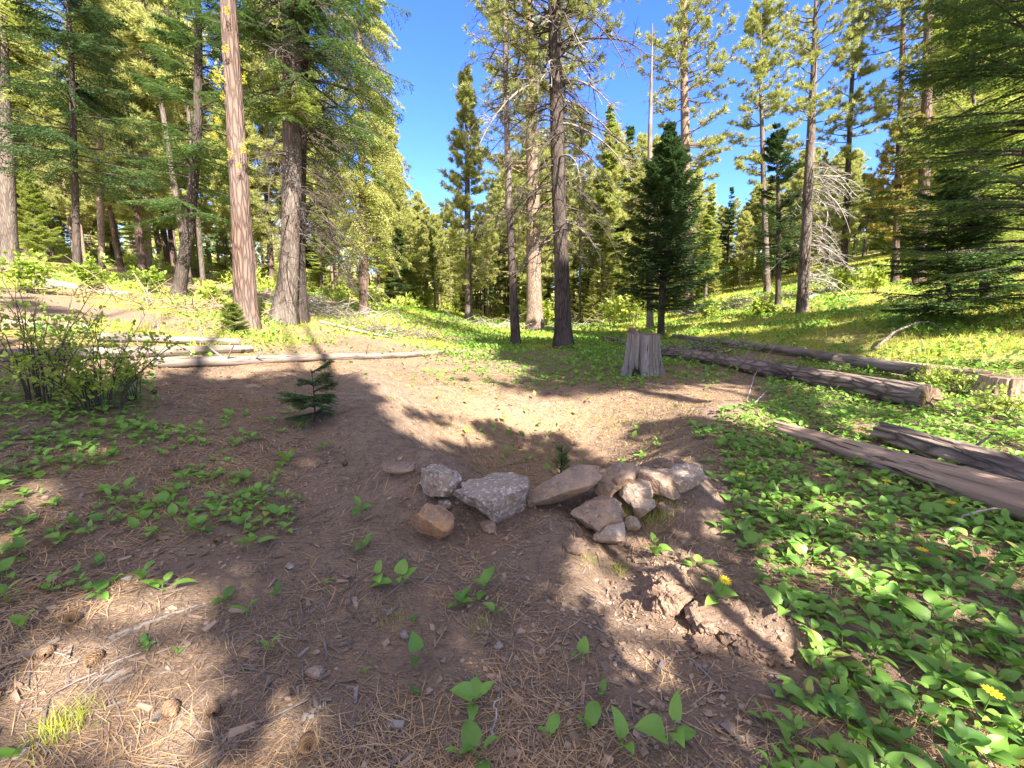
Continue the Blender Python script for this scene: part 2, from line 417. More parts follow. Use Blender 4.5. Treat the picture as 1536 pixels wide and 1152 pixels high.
SC.view_settings.view_transform = 'Standard'; SC.view_settings.look = 'None'
SC.view_settings.exposure = 2.1; SC.view_settings.gamma = 1
SC.cycles.max_bounces = 6; SC.cycles.diffuse_bounces = 3; SC.cycles.transmission_bounces = 3; SC.cycles.glossy_bounces = 2
try: SC.cycles.use_denoising = True
except Exception: pass

# ------------------------------------------------------------------ tree makers (all work in a local frame, base at 0,0,0)
def needles(mb, P, D, k, s, wd, spread=.9, m=0):
    """k thin needles fanning from each of the points P round the directions D"""
    N = len(P)
    if N == 0: return
    d = unit(np.repeat(D, k, 0)+spread*rvec(N*k)); p = np.repeat(P, k, 0)
    L = (s*R.uniform(.6, 1.25, N*k))[:, None]
    sd = unit(np.cross(d, rvec(N*k)))*wd*.5
    b = p+d*L*.05
    mb.tris(np.stack([b-sd, b+sd, p+d*L], 1), m)

def trunk_mesh(name, mat, pts, rad, sides=14, flare=.35, seed=0, rough=.05):
    pts = np.asarray(pts, float)
    n = 40; t = np.linspace(0, 1, n)**1.25
    cum = np.r_[0, np.cumsum(np.linalg.norm(np.diff(pts, axis=0), axis=1))]; L = cum[-1]
    P = np.stack([np.interp(t*L, cum, pts[:, k]) for k in range(3)], 1)
    P[1:-1] = P[1:-1]*.5+.25*(P[:-2]+P[2:])
    r = np.interp(t*L, cum, rad)
    th = np.arange(sides)*2*PI/sides
    z = t*L
    rr = r[:, None]*(1+rough*fbm(np.cos(th)[None]*2+seed*3.1+0*z[:, None], np.sin(th)[None]*2+z[:, None]*.9, 3, seed)
                     + flare*np.exp(-z/(.9*rad[0]+.05))[:, None]*(1+.5*np.cos(th*5+seed)[None]))
    V = np.stack([P[:, None, 0]+rr*np.cos(th), P[:, None, 1]+rr*np.sin(th), np.broadcast_to(P[:, None, 2], rr.shape)], -1)
    V[0, :, 2] -= .35
    mb = MB(); mb.grid(V, 0, True)
    return mb.mesh(name, mat, True)

def interp_axis(pts, z):
    pts = np.asarray(pts); z = np.asarray(z)
    return np.stack([np.interp(z, pts[:, 2], pts[:, 0]), np.interp(z, pts[:, 2], pts[:, 1]), z], -1)

def pine_crown(axis_pts, z0, z1, rmax, nb=90, sub=5, tufts=4, k=9, s=.17, wd=.022, mats=None, power=.6, gap=.25, seed=0, up=.25, az=None, keep=None, thin=1.):
    mb = MB(); TP = []; TD = []
    zz = z0+(z1-z0)*np.sort(R.uniform(0, 1, nb)**.9)
    for i, z in enumerate(zz):
        f = (z-z0)/(z1-z0)
        prof = min(1, .45+f*2.2)*(1-f)**power
        a = R.uniform(0, 2*PI) if az is None else R.uniform(*az)
        if vnoise(a*1.3+seed*9, z*.45, seed) < -1+2*gap: continue
        L = max(.35, rmax*prof*R.uniform(.6, 1.1))
        e = -.12+.75*f+R.normal(0, .12)
        n = 7; t = np.linspace(0, 1, n)
        hd = np.array([math.cos(a), math.sin(a), 0]); sd = np.array([-hd[1], hd[0], 0])
        base = interp_axis(axis_pts, z)
        P = base+hd*(L*t)[:, None]*math.cos(e)+np.array([0, 0, 1])*(L*(math.sin(e)*t-.10*t+up*t**2.2))[:, None]+sd*(L*.10*R.normal()*t**2)[:, None]
        if keep is not None and keep(P).mean() < .75: continue
        mb.tube(P, (.012+.013*L)*(1-.85*t), 4, 1)
        for q in range(sub+1):
            tt = R.uniform(.3, 1.) if q else 1.
            o = np.array([np.interp(tt, t, P[:, c]) for c in range(3)])
            if q:
                sg = R.choice([-1, 1]); l2 = L*.38*R.uniform(.5, 1.1)*(1.15-tt*.6)
                dd = unit(hd*R.uniform(.3, .9)+sd*sg*R.uniform(.4, 1)+np.array([0, 0, R.uniform(.0, .6)]))
            else: dd = unit(P[-1]-P[-2]); l2 = .12
            e2 = o+dd*l2
            if q: mb.tube(np.stack([o, o+dd*l2*.5+[0, 0, -.02*l2], e2]), [.008+.004*L, .006, .003], 3, 1)
            nt = max(1, int(1.7*tufts*thin*R.uniform(.6, 1.3)))
            u = np.r_[1., R.uniform(.12, 1, nt-1)] if nt > 1 else np.array([1.])
            TP.append(o+np.outer(u, dd*l2)); TD.append(unit(dd+.35*rvec(len(u))+[0, 0, .25]))
    # leader
    zt = np.linspace(z0+(z1-z0)*.9, z1, 6); TP.append(interp_axis(axis_pts, zt)); TD.append(unit(np.tile([0, 0, 1.], (6, 1))+.3*rvec(6)))
    TP = np.concatenate(TP); TD = np.concatenate(TD)
    if keep is not None:
        kk = keep(TP); TP, TD = TP[kk], TD[kk]
    needles(mb, TP+s*.25*rvec(len(TP)), TD, max(4, int(k*.72)), s*.86, wd*.9, .95)
    return mb

def fir_crown(axis_pts, z0, z1, rmax, nb=120, K=10, lat=5, wd=.022, nl=.085, droop=.35, upturn=.2, power=.85, seed=0, az=None, keep=None, elev=.15, latk=.46, gap=.12, bottom=.8, hang=.25):
    """flat sprays: a drooping spine, side twigs, needles along the twigs"""
    mb = MB(); NP = []; ND = []; NS = []
    zz = z0+(z1-z0)*np.sort(R.uniform(0, 1, nb))
    for z in zz:
        f = (z-z0)/(z1-z0)
        prof = min(1, bottom+f*3)*(1-f)**power
        a = R.uniform(0, 2*PI) if az is None else R.uniform(*az)
        if vnoise(a*1.2+seed*5, z*.6, seed+3) < -1+2*gap: continue
        L = max(.25, rmax*prof*R.uniform(.65, 1.1))
        hd = np.array([math.cos(a), math.sin(a), 0]); sd = np.array([-hd[1], hd[0], 0])
        e = elev+.5*f+R.normal(0, .08)
        t = np.linspace(0, 1, K+1)
        P = interp_axis(axis_pts, z)+hd*(L*t*math.cos(e))[:, None]+np.array([0, 0, 1])*(L*(math.sin(e)*t-droop*t**2+upturn*t**3))[:, None]+sd*(L*.12*R.normal()*t**2)[:, None]
        mb.tube(P, (.010+.010*L)*(1-.88*t), 4, 1)
        Tn = unit(np.gradient(P, axis=0))
        i0 = max(1, int(K*.22))
        for i in range(i0, K+1):
            for sg in (-1, 1):
                l2 = (L*latk*(1.05-t[i])**.8+.05)*R.uniform(.65, 1.15)
                d = unit(Tn[i]*.65+sg*sd*.85+np.array([0, 0, -hang*R.uniform(.3, 1.3)]))
                u = (np.arange(lat)+R.uniform(.3, 1))/lat
                Q = P[i]+np.outer(u*l2, d)+np.array([0, 0, -1])*(u**2*l2*hang*.5)[:, None]
                for s2 in (-1, 1):
                    m = unit(np.cross(d, [0, 0, 1.]))*s2
                    NP.append(Q); ND.append(np.tile(unit(d*.7+m*.75), (lat, 1))); NS.append(np.full(lat, l2))
        NP.append(P[i0:]); ND.append(Tn[i0:]); NS.append(np.full(len(P)-i0, L*.3))
    zt = np.linspace(z0+(z1-z0)*.86, z1, 10); NP.append(interp_axis(axis_pts, zt)); ND.append(unit(np.tile([0, 0, .8], (10, 1))+.6*rvec(10))); NS.append(np.full(10, .2))
    P = np.concatenate(NP); D = np.concatenate(ND)
    if keep is not None:
        kk = keep(P); P, D = P[kk], D[kk]
    D = unit(D+.22*rvec(len(D)))
    L = (nl*R.uniform(.7, 1.35, len(P)))[:, None]
    sd = unit(np.cross(D, unit(np.array([0, 0, 1.])+.55*rvec(len(P)))))*wd*.5
    # leaf-shaped quad: base, two shoulders, tip
    mid = P+D*L*.45
    mb.quads(np.stack([P, mid-sd, P+D*L, mid+sd], 1), 0)
    return mb

def dead_branch_mesh(name, mat, L, droop=.5, twigs=9, r0=.018, curl=.0, seed=0):
    mb = MB(); n = 9; t = np.linspace(0, 1, n)
    P = np.stack([L*t*(1-.1*t), L*(.10*np.sin(t*5+seed)*t+curl*t**2), L*(.12*t-droop*t**1.9)], 1)
    mb.tube(P, r0*(1-.82*t)+.002, 5, 0)
    for q in range(twigs):
        tt = R.uniform(.2, .97); o = np.array([np.interp(tt, t, P[:, c]) for c in range(3)])
        l2 = L*R.uniform(.12, .35)*(1.2-tt*.7); sg = R.choice([-1, 1])
        d = unit(np.array([R.uniform(.3, 1), sg*R.uniform(.4, 1), R.uniform(-.9, .25)]))
        e = o+d*l2
        mb.tube(np.stack([o, o+d*l2*.55+[0, 0, .03*l2], e+[0, 0, -.12*l2]]), [r0*.38, r0*.28, .0022], 3, 0)
        for g in range(2):
            tt2 = R.uniform(.4, .9); o2 = o+d*l2*tt2; d2 = unit(d+.8*rvec(1)[0]); mb.tube(np.stack([o2, o2+d2*l2*.4]), [r0*.2, .002], 3, 0)
    return mb.mesh(name, mat, True)

DEADV = [dead_branch_mesh('dead_branch', M['dead'], 1.6, R.uniform(.4, .9), 14, .022, R.uniform(-.2, .2), i) for i in range(7)]
DEADT = [dead_branch_mesh('dead_branch', M['dead_dark'], 1.6, R.uniform(.45, 1.0), 18, .016, R.uniform(-.2, .2), i) for i in range(6)]
DEADP = [dead_branch_mesh('dead_branch', M['dead_pale'], 1.6, R.uniform(.45, .95), 13, .021, R.uniform(-.4, .4), i) for i in range(6)]
DEADUP = [dead_branch_mesh('dead_branch', M['dead'], 1.2, R.uniform(-.15, .15), 8, .014, R.uniform(-.2, .2), i) for i in range(4)]
def add_dead(root, axis_pts, n, z0, z1, smin, smax, meshes, az=None, shape=None):
    for i in range(n):
        z = R.uniform(z0, z1); a = R.uniform(0, 2*PI) if az is None else R.uniform(*az)
        c = link('dead_branch', meshes[int(R.integers(len(meshes)))], root, interp_axis(axis_pts, z))
        s = R.uniform(smin, smax)*(shape((z-z0)/(z1-z0)) if shape else 1)
        c.scale = (s, s, s); c.rotation_euler = (R.uniform(-.25, .25), R.uniform(-.15, .15), a)

def px_trunk(pxs, Y):
    """trunk drawn from photo points [(px, py, width_px)...] in the upright plane y = Y, base on the ground; returns base, local points, radii"""
    W = [on_plane(a, b, Y) for a, b, _ in pxs]
    dep = [(q-CAM)@FWD for q in W]
    rad = [wp/FPX*d/2*math.cos(math.atan((a-768)/FPX))*.97 for (a, _, wp), d in zip(pxs, dep)]
    base = W[0].copy(); base[2] = float(h(base[0], base[1]))
    loc = np.array(W)-base; loc[0] = 0
    return base, loc, rad
def extend(loc, rad, H, r_top=.03):
    a, b = loc[-2], loc[-1]; d = (b-a)/(b[2]-a[2]+1e-6)
    top = b+d*.5*(H-b[2]); top[2] = H
    return np.vstack([loc, top]), list(rad)+[r_top]

def new_tree(name, base, loc, rad, bark, label, cat='tree', group=None, sides=16, flare=.35, seed=0):
    root = empty(name, base, 0, label, cat, group)
    link('trunk', trunk_mesh('trunk', bark, loc, rad, sides, flare, seed), root)
    return root
def add_crown(root, mb, mats): return mb.build('crown', mats, root)

# ------------------------------------------------------------------ the trees one can tell apart
# 1 foreground pine, left, bare trunk
base, loc, rad = px_trunk([(371, 494, 40), (366, 400, 35), (358, 250, 31), (348, 100, 28), (341, -20, 26)], 12.6)
loc, rad = extend(loc, rad, 24)
t1 = new_tree('pine_tree', base, loc, rad, M['bark_red'], 'bare reddish pine trunk with yellow lichen tufts, in front of the big dark fir', seed=1)
add_crown(t1, pine_crown(loc, 15.5, 24, 2.2, 60, 4, 3, 8, .2, .03, seed=1), [M['needle_pine'], M['bark_red']])
def lichen(root, spots, Y):
    for px, py, s in spots:
        mb = MB(); c = on_plane(px, py, Y)-np.array(root.location)
        s *= .8; N = 34; P = c+R.normal(size=(N, 3))*s*[.36, .3, .6]
        needles(mb, P, rvec(N), 9, s*.4, s*.10, 1.2)
        mb.build('lichen_tuft', M['lichen'], root)
lichen(t1, [(330, 112, .22), (326, 122, .17), (366, 117, .12), (334, 145, .10), (366, 224, .17), (345, 230, .12), (358, 248, .10), (338, 72, .12), (340, 15, .13), (326, 180, .12), (322, 205, .14)], 12.2)
for k in range(7):
    c = link('dead_branch', DEADUP[k % 4], t1, interp_axis(loc, R.uniform(3, 12))); c.scale = (.5,)*3; c.rotation_euler = (0, 0, R.uniform(0, 6.3))
# 2 big fir, left, with its second stem behind
base, loc, rad = px_trunk([(424, 482, 40), (434, 400, 31), (438, 300, 31), (438, 150, 30), (437, -20, 27)], 15.2)
loc, rad = extend(loc, rad, 27)
t2 = new_tree('fir_tree', base, loc, rad, M['bark_fir'], 'big dark fir with grey trunk and drooping dead branches behind the bare pine trunk', seed=2)
cr = fir_crown(loc, 6.6, 27, 4.1, 190, 15, 8, .034, .125, .45, .12, .7, 2, gap=.06, hang=.5)
add_crown(t2, cr, [M['needle_fir'], M['bark_dark']])
for n_, (zz, az, L_) in enumerate([(6.35, -1.0, 1.7), (8.3, -2.2, 2.3), (9.2, -.6, 2.2), (6.9, 2.8, 1.6)]):
    b_ = fir_crown(loc, zz, zz+.35, L_, 9, 16, 9, .03, .11, .25, .1, .1, n_, az=(az-.4, az+.4), gap=0, hang=.3)
    b_.build('bough', [M['needle_young'] if n_ in (0,) else M['needle_fir'], M['bark_dark']], t2)
add_dead(t2, loc, 64, 2.2, 11, .7, 1.9, DEADT, az=(-1.6, .9))
add_dead(t2, loc, 22, 1.2, 7, .5, 1.1, DEADT, az=(1, 4.6))
base, loc, rad = px_trunk([(450, 480, 26), (447, 380, 24), (448, 250, 24), (452, 100, 22), (456, -20, 20)], 16.2)
loc, rad = extend(loc, rad, 24)
t2b = new_tree('fir_tree', base, loc, rad, M['bark_dark'], 'dark slender fir stem pressed close behind the big grey fir trunk', seed=3)
cr = fir_crown(loc, 6.2, 24, 3.6, 130, 14, 8, .036, .125, .5, .1, .7, 5, az=(-1.9, 2.2), gap=.15, hang=.5)
add_crown(t2b, cr, [M['needle_fir'], M['bark_dark']])
add_dead(t2b, loc, 30, 3, 9, .7, 1.7, DEADT, az=(-1.2, 1.2))
# 3 dark curved fir, left
base, loc, rad = px_trunk([(266, 442, 24), (278, 380, 21), (288, 300, 18), (296, 200, 16), (298, 40, 12)], 17.5)
loc, rad = extend(loc, rad, 14.8)
t3 = new_tree('fir_tree', base, loc, rad, M['bark_dark'], 'dark leaning fir with curved trunk and heavy low boughs left of the bare pine', seed=4)
add_crown(t3, fir_crown(loc, 3.0, 14.8, 3.0, 135, 14, 8, .038, .13, .4, .15, .7, 7, gap=.15, hang=.3), [M['needle_fir'], M['bark_dark']])
# 4 pale pine behind
base, loc, rad = px_trunk([(218, 408, 21), (217, 300, 18), (213, 120, 15), (208, -20, 13)], 33)
loc, rad = extend(loc, rad, 34)
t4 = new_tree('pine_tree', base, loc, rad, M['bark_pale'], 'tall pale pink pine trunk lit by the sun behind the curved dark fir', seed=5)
add_crown(t4, pine_crown(loc, 13, 34, 4.6, 130, 7, 5, 9, .32, .05, seed=5, gap=.3), [M['needle_pine'], M['bark_pale']])
add_dead(t4, loc, 14, 9, 18, 1.2, 2.2, DEADV)
# 5 thin dark cedar at left
base, loc, rad = px_trunk([(116, 416, 15), (114, 330, 13), (110, 200, 12), (106, 60, 9)], 18.5)
loc, rad = extend(loc, rad, 17)
t5 = new_tree('cedar_tree', base, loc, rad, M['bark_dark'], 'slender dark cedar with thin straight trunk near the left edge', seed=6)
add_crown(t5, fir_crown(loc, 3.8, 17, 2.8, 160, 13, 8, .042, .14, .3, .05, .55, 9, gap=.2, hang=.55), [M['needle_cedar'], M['bark_dark']])
# 6 thicker trunk at the left edge
base, loc, rad = px_trunk([(16, 402, 30), (10, 260, 27), (4, 120, 24), (0, -20, 22)], 19)
loc, rad = extend(loc, rad, 24)
t6 = new_tree('pine_tree', base, loc, rad, M['bark_fir'], 'thick brown pine trunk cut by the left edge of the photo', seed=7)
add_crown(t6, fir_crown(loc, 5.5, 24, 4.0, 150, 13, 8, .042, .14, .35, .1, .6, 11, gap=.15, hang=.4), [M['needle_young'], M['bark_fir']])
base, loc, rad = px_trunk([(152, 396, 12), (150, 300, 11), (150, 180, 9)], 27)
loc, rad = extend(loc, rad, 15)
t6b = new_tree('pine_tree', base, loc, rad, M['bark_pale'], 'thin brown trunk between the slender cedar and the pale pink pine', seed=8)
add_crown(t6b, pine_crown(loc, 4.5, 15, 2.4, 95, 6, 5, 9, .28, .045, seed=8), [M['needle_pine'], M['bark_pale']])
# 8 cedar with weeping boughs right of the big fir
base, loc, rad = px_trunk([(545, 458, 15), (545, 380, 13), (543, 240, 11), (540, 90, 8)], 25)
loc, rad = extend(loc, rad, 23)
t8 = new_tree('cedar_tree', base, loc, rad, M['bark_red'], 'weeping yellow-green cedar with reddish base right of the big fir', seed=9)
add_crown(t8, fir_crown(loc, 3.6, 23, 3.1, 230, 12, 7, .05, .18, .75, .0, .5, 13, gap=.06, hang=.8), [M['needle_light'], M['bark_red']])
add_dead(t8, loc, 34, 1.4, 7, .8, 1.5, DEADV)
# 9 thin dead pine, middle
base, loc, rad = px_trunk([(774, 519, 15), (770, 440, 12), (763, 300, 9.5), (759, 150, 7.5), (757, -10, 6)], 16.8)
loc, rad = extend(loc, rad, 16)
t9 = new_tree('dead_pine', base, loc, rad, M['bark_dark'], 'thin dead pine pole with bare twigs left of the dark central pine', seed=10)
mbt = trunk_mesh('bare_wood', M['grey_wood'], loc[2:]+np.array([0, 0, .02]), [r*1.06 for r in rad[2:]], 12, 0, 11); link('bare_wood', mbt, t9)  # paler sleeve puts the sunlit look of the upper pole into the colour
add_dead(t9, loc, 38, 3.4, 12, .5, 1.3, DEADT, az=(1.2, 4.6))
add_dead(t9, loc, 10, 5, 13, .4, .9, DEADUP)
# 10 the dark central pine
base, loc, rad = px_trunk([(845, 522, 27), (843, 420, 23), (838, 280, 22), (834, 130, 20), (830, -20, 17)], 15.9)
loc, rad = extend(loc, rad, 22)
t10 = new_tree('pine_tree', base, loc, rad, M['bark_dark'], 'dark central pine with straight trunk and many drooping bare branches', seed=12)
add_crown(t10, pine_crown(loc, 7.8, 22, 3.2, 130, 8, 6, 13, .20, .022, seed=12, gap=.22, power=.3), [M['needle_pine'], M['bark_dark']])
add_dead(t10, loc, 88, 3.2, 11.5, 1.1, 2.1, DEADV[:1]+DEADT, shape=lambda f: .75+.5*f)
add_dead(t10, loc, 10, 9, 13, .8, 1.3, DEADP)
# 11 lit pink trunk behind
base, loc, rad = px_trunk([(802, 482, 25), (800, 350, 22), (798, 200, 19), (795, 40, 14)], 28)
loc, rad = extend(loc, rad, 27)
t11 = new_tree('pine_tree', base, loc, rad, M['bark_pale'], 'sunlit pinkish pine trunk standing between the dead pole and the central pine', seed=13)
add_crown(t11, pine_crown(loc, 6.0, 27, 4.6, 190, 7, 6, 10, .30, .042, seed=13, gap=.15, power=.4), [M['needle_pine'], M['bark_pale']])
# 12 small dark cedar behind the stump
base, loc, rad = px_trunk([(991, 503, 11), (994, 420, 10), (999, 320, 8), (1001, 230, 5)], 20.5)
loc, rad = extend(loc, rad, 9.1)
t12 = new_tree('cedar_tree', base, loc, rad, M['bark_dark'], 'small dense dark green cedar standing right behind the grey stump', seed=14)
add_crown(t12, fir_crown(loc, 1.3, 9.2, 2.7, 230, 12, 8, .058, .16, .18, .25, .7, 15, elev=.12, gap=.12, hang=.2, bottom=.8, latk=.48), [M['needle_cedar'], M['bark_dark']])
# 13 pale thin snag
base, loc, rad = px_trunk([(976, 470, 11), (975, 350, 10), (975, 200, 7), (979, 35, 1)], 25)
t13 = new_tree('dead_pine', base, loc, rad, M['grey_wood'], 'pale thin dead snag with bare twigs behind the small dark cedar', seed=15)
add_dead(t13, loc, 34, 4.5, 15.5, .6, 1.4, DEADUP, shape=lambda f: 1.1-.6*f)
# 14 pine behind small cedar
base, loc, rad = px_trunk([(1034, 452, 17), (1030, 300, 15), (1027, 160, 13), (1025, -20, 10)], 30)
loc, rad = extend(loc, rad, 28)
t14 = new_tree('pine_tree', base, loc, rad, M['bark_pale'], 'tall pine with open sunlit crown rising above the small dark cedar', seed=16)
add_crown(t14, pine_crown(loc, 8.0, 28, 3.7, 150, 7, 6, 10, .30, .042, seed=16, gap=.2, power=.4), [M['needle_pine'], M['bark_pale']])
# 15 shorter pine
base, loc, rad = px_trunk([(1153, 420, 11), (1146, 300, 9), (1143, 190, 7), (1140, 130, 4)], 34)
loc, rad = extend(loc, rad, 19.5)
t15 = new_tree('pine_tree', base, loc, rad, M['bark_fir'], 'slim pine with ragged rounded top left of the bare-branched snag pine', seed=17)
add_crown(t15, pine_crown(loc, 7, 19.8, 2.6, 110, 7, 6, 10, .30, .042, seed=17, gap=.25, power=.35), [M['needle_pine'], M['bark_fir']])
# 16 dark small cedar right
base, loc, rad = px_trunk([(1170, 428, 10), (1168, 330, 8), (1166, 235, 3)], 25)
loc, rad = extend(loc, rad, 9.4)
t16 = new_tree('cedar_tree', base, loc, rad, M['bark_dark'], 'small dark cedar on the hillside left of the bare-branched pine', seed=18)
add_crown(t16, fir_crown(loc, 2.2, 9.5, 2.0, 100, 10, 7, .06, .17, .15, .2, .6, 17, elev=.2, hang=.2, gap=.2), [M['needle_cedar'], M['bark_dark']])
# 17 pine with pale bare branches
base, loc, rad = px_trunk([(1204, 460, 20), (1209, 360, 17), (1215, 230, 15), (1220, 120, 11), (1224, 0, 6)], 20.6)
loc, rad = extend(loc, rad, 17.4)
t17 = new_tree('pine_tree', base, loc, rad, M['bark_fir'], 'pine with curling pale bare branches low on its grey trunk, right hillside', flare=.15, seed=19)
add_crown(t17, pine_crown(loc, 7.2, 17.6, 2.1, 95, 6, 5, 12, .22, .027, seed=19, gap=.25, power=.4, up=.45), [M['needle_pine'], M['bark_fir']])
add_dead(t17, loc, 46, 1.4, 6.4, .8, 1.45, DEADP, az=(-1.5, 1.1))
add_dead(t17, loc, 24, 2, 7.8, .5, 1.0, DEADP+DEADV)
# 18 thin dark pine right of it
base, loc, rad = px_trunk([(1266, 420, 12), (1270, 300, 10), (1278, 120, 7), (1284, 60, 4)], 26)
loc, rad = extend(loc, rad, 16.5)
t18 = new_tree('pine_tree', base, loc, rad, M['bark_dark'], 'thin dark pine just right of the pine with pale bare branches', seed=20)
add_crown(t18, pine_crown(loc, 2.6, 16.6, 2.2, 120, 6, 5, 10, .26, .036, seed=20, gap=.28), [M['needle_pine'], M['bark_dark']])
# 19, 20 two reddish pines with golden lichen foliage
base, loc, rad = px_trunk([(1344, 410, 13), (1347, 280, 12), (1352, 130, 10), (1356, -10, 8)], 24)
loc, rad = extend(loc, rad, 20)
t19 = new_tree('pine_tree', base, loc, rad, M['bark_red'], 'slimmer of two reddish pines among golden foliage at the right', seed=21)
add_crown(t19, pine_crown(loc, 8, 20, 2.5, 105, 6, 5, 10, .25, .034, seed=21, gap=.35), [M['needle_pine'], M['bark_red']])
pine_crown(loc, 2.4, 8.5, 1.8, 75, 6, 5, 10, .20, .04, seed=23, gap=.25).build('golden_bough', [M['needle_gold'], M['bark_red']], t19)
add_dead(t19, loc, 22, 6, 14, .7, 1.3, DEADUP)
base, loc, rad = px_trunk([(1381, 400, 21), (1386, 280, 19), (1391, 130, 17), (1394, -20, 15)], 22.5)
loc, rad = extend(loc, rad, 25)
t20 = new_tree('pine_tree', base, loc, rad, M['bark_red'], 'thicker of two reddish pines at right, lit on its right side', seed=22)
add_crown(t20, pine_crown(loc, 7, 25, 3.2, 150, 7, 6, 11, .24, .032, seed=22, gap=.2, power=.35), [M['needle_pine'], M['bark_red']])
pine_crown(loc, 2.6, 7.6, 1.6, 60, 5, 5, 10, .20, .04, seed=25, gap=.3).build('golden_bough', [M['needle_gold'], M['bark_red']], t20)
# 21 firs at the right edge
base, loc, rad = px_trunk([(1466, 520, 15), (1463, 300, 12), (1460, 110, 5)], 14.5)
loc, rad = extend(loc, rad, 12.4)
t21 = new_tree('fir_tree', base, loc, rad, M['bark_fir'], 'pale green sunlit fir with layered boughs, left of the dark fir at the right edge', seed=24)
add_crown(t21, fir_crown(loc, .8, 12.6, 2.6, 220, 15, 9, .036, .12, .35, .25, .75, 21, gap=.05, hang=.25), [M['needle_young'], M['bark_fir']])
base, loc, rad = px_trunk([(1545, 552, 22), (1545, 300, 18), (1543, 40, 12)], 10.6)
loc, rad = extend(loc, rad, 16)
t22 = new_tree('fir_tree', base, loc, rad, M['bark_fir'], 'large dark fir with sweeping boughs at the right edge', seed=26)
add_crown(t22, fir_crown(loc, .5, 16, 2.9, 300, 16, 10, .032, .105, .4, .25, .6, 23, gap=.05, hang=.35), [M['needle_fir'], M['bark_dark']])
base, loc, rad = px_trunk([(1425, 530, 10), (1423, 440, 8), (1421, 370, 3)], 12.4)
loc, rad = extend(loc, rad, 4.0)
t23 = new_tree('fir_tree', base, loc, rad, M['bark_dark'], 'low dark young fir with spreading boughs left of the large fir at the right edge', seed=27)
add_crown(t23, fir_crown(loc, .25, 4.0, 1.9, 120, 14, 9, .03, .10, .3, .15, .6, 27, gap=.1, hang=.3), [M['needle_cedar'], M['bark_dark']])
# middle conifer at the back of the meadow
base, loc, rad = px_trunk([(703, 462, 12), (701, 300, 9), (699, 150, 3)], 36)
loc, rad = extend(loc, rad, 18.6)
t24 = new_tree('pine_tree', base, loc, rad, M['bark_fir'], 'pointed pine at the back of the meadow, alone against the blue sky gap', seed=28)
add_crown(t24, pine_crown(loc, 2.5, 18.8, 3.0, 190, 7, 5, 10, .34, .05, seed=28, gap=.1, power=.7), [M['needle_light'], M['bark_fir']])

# ------------------------------------------------------------------ trees of the forest behind
def straight(H): return np.array([[0, 0, 0], [.06*R.normal(), .06*R.normal(), H*.5], [.1*R.normal(), .1*R.normal(), H]])
def proto(kind, i):
    H = 18.; ax = straight(H)
    nm = {'pine': 'pine_tree', 'fir': 'fir_tree', 'thin': 'pine_tree', 'young': 'young_fir'}[kind]
    root = empty(nm, (0, 0, 0))
    bk = {'pine': [M['bark_pale'], M['bark_red']][i % 2], 'fir': M['bark_fir'], 'thin': M['bark_fir'], 'young': M['bark_fir']}[kind]
    link('trunk', trunk_mesh('trunk', bk, ax, [.22 if kind != 'thin' else .15, .16 if kind != 'thin' else .11, .03], 9, .3, i+40), root)
    if kind == 'pine': mb = pine_crown(ax, 18*[.26, .18, .34, .22][i], 18.2, [3.3, 2.9, 3.7, 3.0][i], 150, 7, 5, 9, .44, .065, seed=i+50, gap=.14, power=.5); nm_ = 'needle_light'
    elif kind == 'thin': mb = pine_crown(ax, 18*[.4, .55][i], 18.2, 2.0, 100, 6, 5, 8, .40, .06, seed=i+60, gap=.25, power=.4); nm_ = 'needle_light'
    elif kind == 'fir': mb = fir_crown(ax, 18*[.12, .22, .08][i], 18.2, [2.6, 2.2, 2.9][i], 150, 9, 6, .085, .27, .35, .15, .8, seed=i+70, gap=.1, hang=.3); nm_ = ['needle_fir', 'needle_young', 'needle_light'][i]
    else: mb = fir_crown(ax, .4, 18.2, 4.6, 120, 10, 6, .13, .42, .2, .2, .8, seed=i+80, gap=.05, hang=.2); nm_ = ['needle_young', 'needle_light'][i]
    mb.build('crown', [M[nm_], bk], root)
    return root
PRO = {k: [proto(k, i) for i in range(n)] for k, n in (('pine', 4), ('fir', 3), ('thin', 2), ('young', 2))}
USED = set()
def spawn(kind, D, px, H, label, group):
    v = PRO[kind]; i = int(R.integers(len(v))); o = v[i]
    if o.name in USED: o = copy_tree(o)
    else: USED.add(o.name)
    y = D; d = (px-768)/FPX
    x = d*(D*CP+.2)
    o.location = (x, y, float(h(x, y))-.1); s = H/18.
    o.scale = (s*R.uniform(.85, 1.2),)*2+(s,); o.rotation_euler = (R.normal()*.02, R.normal()*.02, R.uniform(0, 6.3))
    tag(o, label, 'tree', group); return o
TOPX = [-300, 0, 110, 130, 185, 200, 330, 560, 600, 640, 665, 740, 760, 900, 925, 990, 1000, 1060, 1095, 1170, 1185, 1250, 1270, 1330, 1345, 1430, 1450, 1900]
TOPY = [-400, -400, -200, 140, 150, -100, -200, -100, 265, 285, 300, 320, 150, 140, 170, 170, 200, 260, 270, 230, 200, 200, 260, 230, 30, -50, -200, -400]
def topy(px): return float(np.interp(px, TOPX, TOPY))
ZN = [(180, 'left hillside left of the bare pine'), (620, 'left side behind the big fir'), (760, 'middle gap under the blue sky'), (960, 'middle behind the central pine'), (1240, 'right hillside around the bare-branched pine'), (9999, 'far right behind the firs')]
KW = {'pine': 'sunlit tall pine', 'fir': 'darker pointed fir', 'thin': 'slender pole-like pine', 'young': 'bushy young conifer'}
def zone_label(kind, px, far):
    z = next(n for lim, n in ZN if px < lim)
    return f"{'distant ' if far else ''}{KW[kind]} in the woods on the {z}", f"{'distant ' if far else ''}{KW[kind]}s, {z}"
